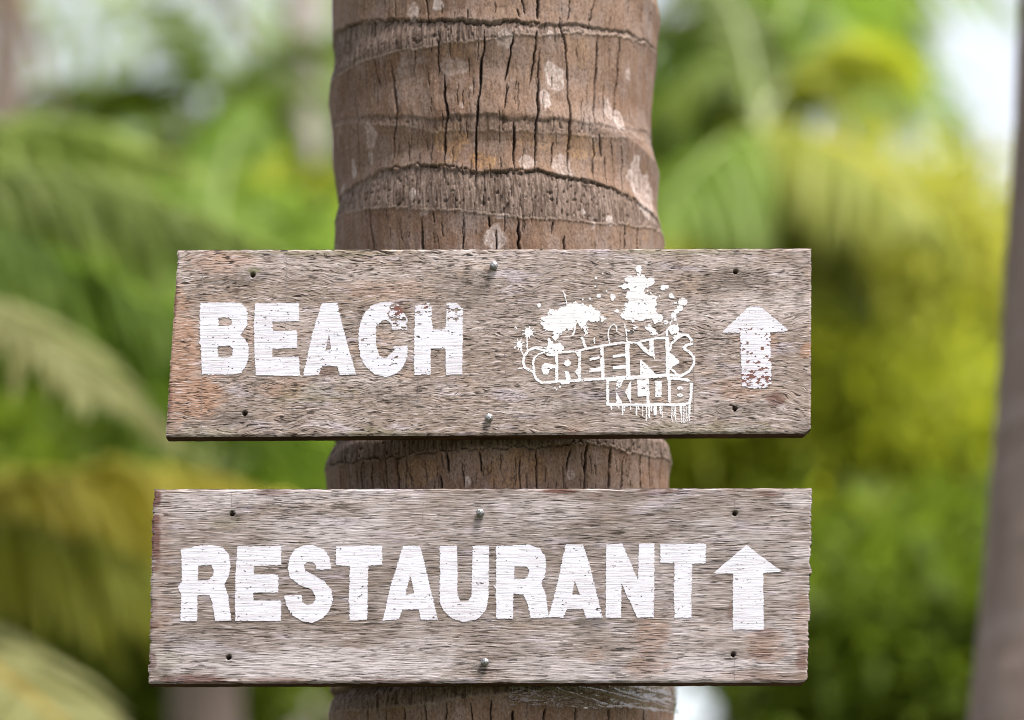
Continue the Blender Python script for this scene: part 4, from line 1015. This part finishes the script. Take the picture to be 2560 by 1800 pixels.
# ------------------------------------------------------------------ torn clear film round the trunk
nu, nv_ = 190, 46
fu = np.linspace(1272, 1684, nu)
edge = np.interp((fu - 1250) * 4.991, [95, 180, 230, 330, 420, 550, 640, 700, 960, 1260, 1500, 1680, 1850, 2000, 2120, 2170], [300, 302, 265, 268, 296, 300, 285, 306, 310, 312, 300, 320, 350, 346, 384, 385])
ev = 1710 + edge / 4.991 + (vnoise(fu / 7, fu * 0, 91) - 0.5) * 4
FV = 1688 + (ev - 1688)[None, :] * np.linspace(0, 1, nv_)[:, None]
FU = np.repeat(fu[None, :], nv_, 0)
fth, fz = on_trunk(FU, FV)
cr = np.abs(fbm(FU / 34, FV / 13 + FU / 60, 92, 3) - 0.5) * 2
cr2 = np.abs(vnoise(FU / 70 - FV / 20, FV / 40, 93) - 0.5) * 2
off = 0.0030 + 0.0016 * (1 - cr) ** 3 + 0.0030 * (1 - cr2) ** 9
off += 0.003 * np.exp(-((FU - 1276) / 5) ** 2) + 0.002 * np.exp(-((ev[None, :] - FV) / 2.5) ** 2)
fr = R_of(fz) + off
FX = X_of(fz) + fr * np.sin(fth); FY = Y0 - fr * np.cos(fth)
fo = np.array([FX.mean(), FY.min(), fz.min()])
me = mesh_np('plastic_wrap', np.stack([FX, FY, fz], -1).reshape(-1, 3) - fo, grid_quads(nv_, nu), smooth=True)
o = obj('plastic_wrap', me, M['film'], None, tuple(fo))
o['label'] = 'torn strip of crumpled clear plastic wrapped round the palm trunk below the RESTAURANT sign'
o['category'] = 'plastic strip'

# ------------------------------------------------------------------ everything behind: palms, shrubs, trees
def A(u, v, y): return np.array(at(u, v, y))

# the leaning trunk at the right edge, a little way behind
t0 = np.array([0.0, 0.62])
pts, rad = [], []
vs_ = np.linspace(-500, 3400, 60)
ue = np.interp(vs_, [-500, 0, 223, 362, 557, 725, 892, 1120, 1400, 1570, 1800, 2300, 3400], [2556, 2550, 2542, 2536, 2522, 2511, 2503, 2485, 2463, 2449, 2424, 2380, 2290])
YR = 1.15
e3 = at(ue, vs_, YR)
keep = e3[:, 2] > -0.1
e3 = e3[keep]
e3 = e3[np.argsort(e3[:, 2])]
NP_ = thing('coconut_palm', 'leaning brown palm trunk at the right edge, near and only slightly blurred', 'palm tree', (float(e3[0, 0] + 0.16), YR, 0.0), 'coconut palms out of focus behind the signs')
zs = np.concatenate([np.arange(-0.05, e3[-1, 2], 0.018), np.linspace(e3[-1, 2], 11.0, 100)[1:]])
r_ = 0.145 + 0.06 * np.clip(0.6 - zs, 0, 1) ** 2 + 0.0012 * np.sin(zs * 70) + 0.002 * np.sin(zs * 31)
cx_ = np.interp(zs, e3[:, 2], e3[:, 0]) + r_ + np.clip(zs - e3[-1, 2], 0, None) * -0.02
v, q, tr = tube([(a - NP_.location[0], 0.0, b) for a, b in zip(cx_, zs)], r_, 40)
obj('trunk', mesh_np('trunk', v, q, tr, smooth=True), M['bark_brown'], NP_)
for i in range(14):
    crown_frond(NP_, (cx_[-1], YR, 10.95), i * 2.399963 + 1, round(1.2 - 1.5 * i / 13, 1), 3.4, 1.5, M['leaf'], M['rachis_green'], i % 3)

def custom_palm(label, crown, fronds, lean=(0, 0), r=(0.16, 0.11), bark='bark_brown'):
    """a palm whose visible fronds are laid out one by one: (mid, tip, material, rachis, leaflet length, hang)"""
    cx, cy, cz = crown
    t = thing('coconut_palm', label, 'palm tree', (cx + lean[0], cy + lean[1], 0.0), 'coconut palms out of focus behind the signs')
    m = max(6, int(cz / 0.12)); P, R = [], []
    for i in range(m + 1):
        s = i / m; e = 1 - (1 - s) ** 2
        P.append((-lean[0] * e, -lean[1] * e, cz * s - 0.05)); R.append((r[0] * (1 - s) + r[1] * s) * (1 + 0.035 * (i % 2)))
    v, q, tr = tube(P, R, 14)
    obj('trunk', mesh_np('trunk', v, q, tr, smooth=True), M[bark], t)
    for i, (mid, tip, mat, rm, ll, hg) in enumerate(fronds):
        Pp = bezier((cx, cy, cz), mid, tip, 18)
        add_frond(t, Pp, M[mat], M[rm], ll, hg, 60, 0.042, seed=900 + i + int(abs(cx) * 100), rad=0.018)
    return t

# left, near: big green fronds reaching in from outside the frame
cr = A(-620, 640, 3.4)
custom_palm('green coconut palm at the left edge with long drooping fronds beside the BEACH sign', cr, [
    (A(-100, 240, 3.4), A(700, 640, 3.7), 'leaf_pale', 'rachis_green', 0.45, 0.9),
    (A(-150, 420, 3.0), A(520, 860, 3.0), 'leaf', 'rachis_green', 0.6, 0.8),
    (A(-200, 560, 2.6), A(420, 1080, 2.4), 'leaf_cream', 'rachis_green', 0.45, 0.5),
    (A(-200, 160, 4.2), A(480, 420, 4.6), 'leaf_pale', 'rachis_green', 0.45, 0.7),
    (A(-900, 100, 3.4), A(-1300, 500, 3.0), 'leaf', 'rachis_green', 0.7, 0.8),
    (A(-800, 100, 4.4), A(-1100, 300, 5.4), 'leaf', 'rachis_green', 0.7, 0.8),
    (A(-700, -200, 5.0), A(-400, -100, 6.4), 'leaf', 'rachis_green', 0.7, 0.8)])
cr = A(-500, 1480, 3.6)
custom_palm('yellowing young palm left of the RESTAURANT sign with arching fronds', cr, [
    (A(150, 980, 3.6), A(900, 1330, 3.9), 'leaf_yellow', 'rachis_yellow', 0.52, 0.95),
    (A(-60, 1130, 3.2), A(480, 1480, 3.2), 'leaf_yg', 'rachis_yellow', 0.5, 0.9),
    (A(-150, 1080, 4.2), A(330, 1250, 4.6), 'leaf_yellow', 'rachis_yellow', 0.55, 0.9),
    (A(-150, 1470, 2.2), A(330, 1980, 1.9), 'leaf_cream', 'rachis_yellow', 0.40, 0.5),
    (A(-700, 1100, 3.6), A(-1000, 1500, 3.4), 'leaf_yg', 'rachis_yellow', 0.6, 0.9),
    (A(-600, 900, 4.6), A(-500, 700, 5.6), 'leaf', 'rachis_green', 0.6, 0.8)], r=(0.14, 0.10))
cr = A(520, 1250, 5.6)
custom_palm('young green palm with upright fronds, low behind the left end of the signs', cr, [
    (A(420, 700, 5.6), A(260, 780, 5.2), 'leaf', 'rachis_green', 0.5, 0.7),
    (A(560, 560, 5.8), A(820, 520, 6.0), 'leaf', 'rachis_green', 0.6, 0.7),
    (A(640, 800, 5.4), A(900, 850, 5.2), 'leaf', 'rachis_green', 0.55, 0.8),
    (A(500, 480, 6.4), A(620, 250, 7.0), 'leaf', 'rachis_green', 0.6, 0.6),
    (A(300, 900, 6.0), A(60, 900, 6.2), 'leaf_dark', 'rachis_green', 0.55, 0.9),
    (A(330, 1050, 5.2), A(160, 1240, 5.0), 'leaf_dark', 'rachis_green', 0.5, 0.9),
    (A(700, 980, 6.2), A(960, 1100, 6.6), 'leaf', 'rachis_green', 0.55, 0.9)], r=(0.15, 0.11))

# right: the palm with yellow stalks
cr = A(1900, 330, 6.6)
custom_palm('yellow-stalked palm with dark green crown right of the trunk and above the BEACH sign', cr, [
    (A(1880, 520, 6.4), A(2120, 760, 6.0), 'leaf_yg', 'rachis_yellow', 0.55, 0.7),
    (A(2100, 300, 6.2), A(2330, 560, 5.8), 'leaf_yg', 'rachis_yellow', 0.6, 0.8),
    (A(1780, 60, 6.6), A(1600, 330, 6.4), 'leaf_dark', 'rachis_green', 0.6, 0.9),
    (A(1860, -60, 6.8), A(1740, -60, 7.2), 'leaf_dark', 'rachis_green', 0.6, 0.9),
    (A(2000, 20, 6.8), A(2260, 150, 7.4), 'leaf_lime', 'rachis_green', 0.6, 0.9),
    (A(1960, -120, 7.2), A(2150, -200, 8.0), 'leaf', 'rachis_green', 0.6, 0.8),
    (A(1780, 330, 6.2), A(1640, 560, 5.8), 'leaf', 'rachis_green', 0.55, 0.9)], lean=(0.5, 0.3), r=(0.12, 0.09), bark='bark_brown')

# full-grown palms further off
def far(label, u, v, y, **kw): return palm(label, A(u, v, y), **kw)
far('distant palm with a pale trunk, seen left of the sign palm near the top', 760, -560, 15.0, bark='bark_pale', height_r=(0.17, 0.13), seed=1, mat='leaf_pale', n=12, length=3.2, els=(1.2, 0.2))
far('distant palm with a grey trunk at the top left corner', 25, -520, 12.5, bark='bark_brown', height_r=(0.16, 0.12), seed=2, mat='leaf_pale', n=10, length=3.0, lean=(0.1, 0), els=(1.2, 0.4))
far('tall palm far behind the left side with its crown in the upper left', 500, 330, 13.5, seed=4, mat='leaf_dark', n=14, length=1.5, lean=(0.6, 0), els=(1.2, -0.5), leaf_len=0.5)
custom_palm('palm with dead brown fronds hanging at the top left', A(-150, -420, 9.0), [
    (A(60, -60, 9.0), A(150, 290, 9.0), 'leaf_dead', 'rachis_brown', 0.22, 0.8),
    (A(240, -560, 9.4), A(640, 110, 9.8), 'leaf_dead', 'rachis_brown', 0.30, 0.9),
    (A(-100, -700, 9.4), A(300, -500, 10.0), 'leaf', 'rachis_green', 0.6, 0.8),
    (A(-300, -700, 9.4), A(-700, -300, 10.0), 'leaf', 'rachis_green', 0.6, 0.8)], lean=(-0.4, 0.2))
far('palm with a hanging crown behind the right side, near the top', 1760, 40, 11.5, seed=5, mat='leaf', n=18, length=2.1, lean=(0.7, 0.4), els=(1.2, -0.8))
far('slender palm with a pale trunk low behind the left corner of the RESTAURANT sign', 545, 1150, 16.0, bark='bark_pale', height_r=(0.13, 0.10), seed=6, mat='leaf', n=14, length=2.2)
far('short palm with a pinkish grey trunk far down on the left', 330, 1380, 12.0, bark='bark_pale', height_r=(0.14, 0.11), seed=8, mat='leaf_lime', n=14, length=1.8)

SG, TG_ = 'leafy shrubs behind the signs', 'broadleaf trees far behind the palms'
shrub('leafy_tree', 'bright yellow-green bamboo-like tree filling the background right of the BEACH sign', 'tree', SG, A(2120, 780, 8.2), (0.92, 0.8, 0.72), 'leaf_yg', 20000, (0.115, 0.035), 21, 420, extra=[(A(2370, 900, 8.2), (0.58, 0.6, 0.62)), (A(1880, 940, 8.6), (0.68, 0.6, 0.5)), (A(2180, 1080, 7.8), (0.75, 0.5, 0.38))])
shrub('leafy_tree', 'lime green shrub behind the right ends of both signs', 'shrub', SG, A(2200, 1230, 6.6), (0.92, 0.6, 0.46), 'leaf_lime', 11000, (0.11, 0.036), 22, 260)
shrub('shrub', 'dark green shrub low in the background right of the RESTAURANT sign', 'shrub', SG, A(2335, 1690, 5.6), (0.60, 0.6, 0.52), 'leaf_dark', 7000, (0.13, 0.042), 23, 160)
shrub('shrub', 'deep green shrub behind the gap between the two signs on the right', 'shrub', SG, A(2130, 1420, 7.4), (0.55, 0.6, 0.6), 'leaf_dark', 3500, (0.18, 0.06), 24, 50)
shrub('shrub', 'deep green undergrowth bush behind the lower left of the frame', 'shrub', SG, A(250, 1560, 7.4), (1.0, 0.6, 0.8), 'leaf_dark', 5000, (0.2, 0.06), 25, 50)
shrub('shrub', 'green bush behind the left side of the BEACH sign', 'shrub', SG, A(560, 1050, 9.5), (1.5, 0.8, 1.0), 'leaf', 6000, (0.24, 0.07), 26, 60)
shrub('shrub', 'dense green bush behind the left edge at mid height', 'shrub', SG, A(60, 900, 8.6), (1.1, 0.7, 0.7), 'leaf', 5000, (0.24, 0.07), 27, 60)
shrub('shrub', 'mid green bush partly hidden behind the palm trunk on its left', 'shrub', SG, A(760, 1150, 11.0), (1.7, 0.8, 1.4), 'leaf_lime', 5500, (0.26, 0.08), 28, 70)
specs = [(-250, 900, 22, (3.0, 2.0, 2.4), 'leaf_far', 'grey-green tree far off at the left edge'), (420, 860, 24, (3.2, 2.0, 2.2), 'leaf_far', 'pale green tree far off behind the left palms'), (980, 760, 23, (2.6, 2, 2.4), 'leaf_far', 'pale green tree far off directly behind the sign palm'),
         (1620, 880, 24, (2.8, 2, 2.3), 'leaf_far', 'grey-green tree far off just right of the sign palm'), (2150, 1080, 22, (2.8, 2, 2.2), 'leaf_lime', 'lime green tree far off behind the yellow-green foliage'), (2800, 1150, 23, (3.0, 2, 2.2), 'leaf_far', 'pale tree far off behind the leaning trunk'),
         (300, 1350, 20, (3.6, 2, 2.2), 'leaf_dark', 'dark green tree far off low on the left'), (380, 1450, 20, (3.2, 2, 2.4), 'leaf', 'green tree far off behind the RESTAURANT sign'), (2850, 1550, 20, (3.4, 2, 2.2), 'leaf_dark', 'dark green tree far off low on the right'),
         (420, 60, 25, (3.2, 1.6, 1.5), 'leaf_far', 'thin hazy treetop against the white sky at the upper left'),
         (2140, 60, 18, (0.55, 0.5, 0.6), 'leaf_far', 'small treetop against the white sky at the upper right')]
for i, (u, v, y, r, mt, lb) in enumerate(specs):
    shrub('broadleaf_tree', lb, 'tree', TG_, A(u, v, y), r, mt, (700 if v < 300 else 5500) if r[0] > 1 else 900, (0.42, 0.18) if r[0] > 1 else (0.3, 0.12), 60 + i, 60, stems=2)
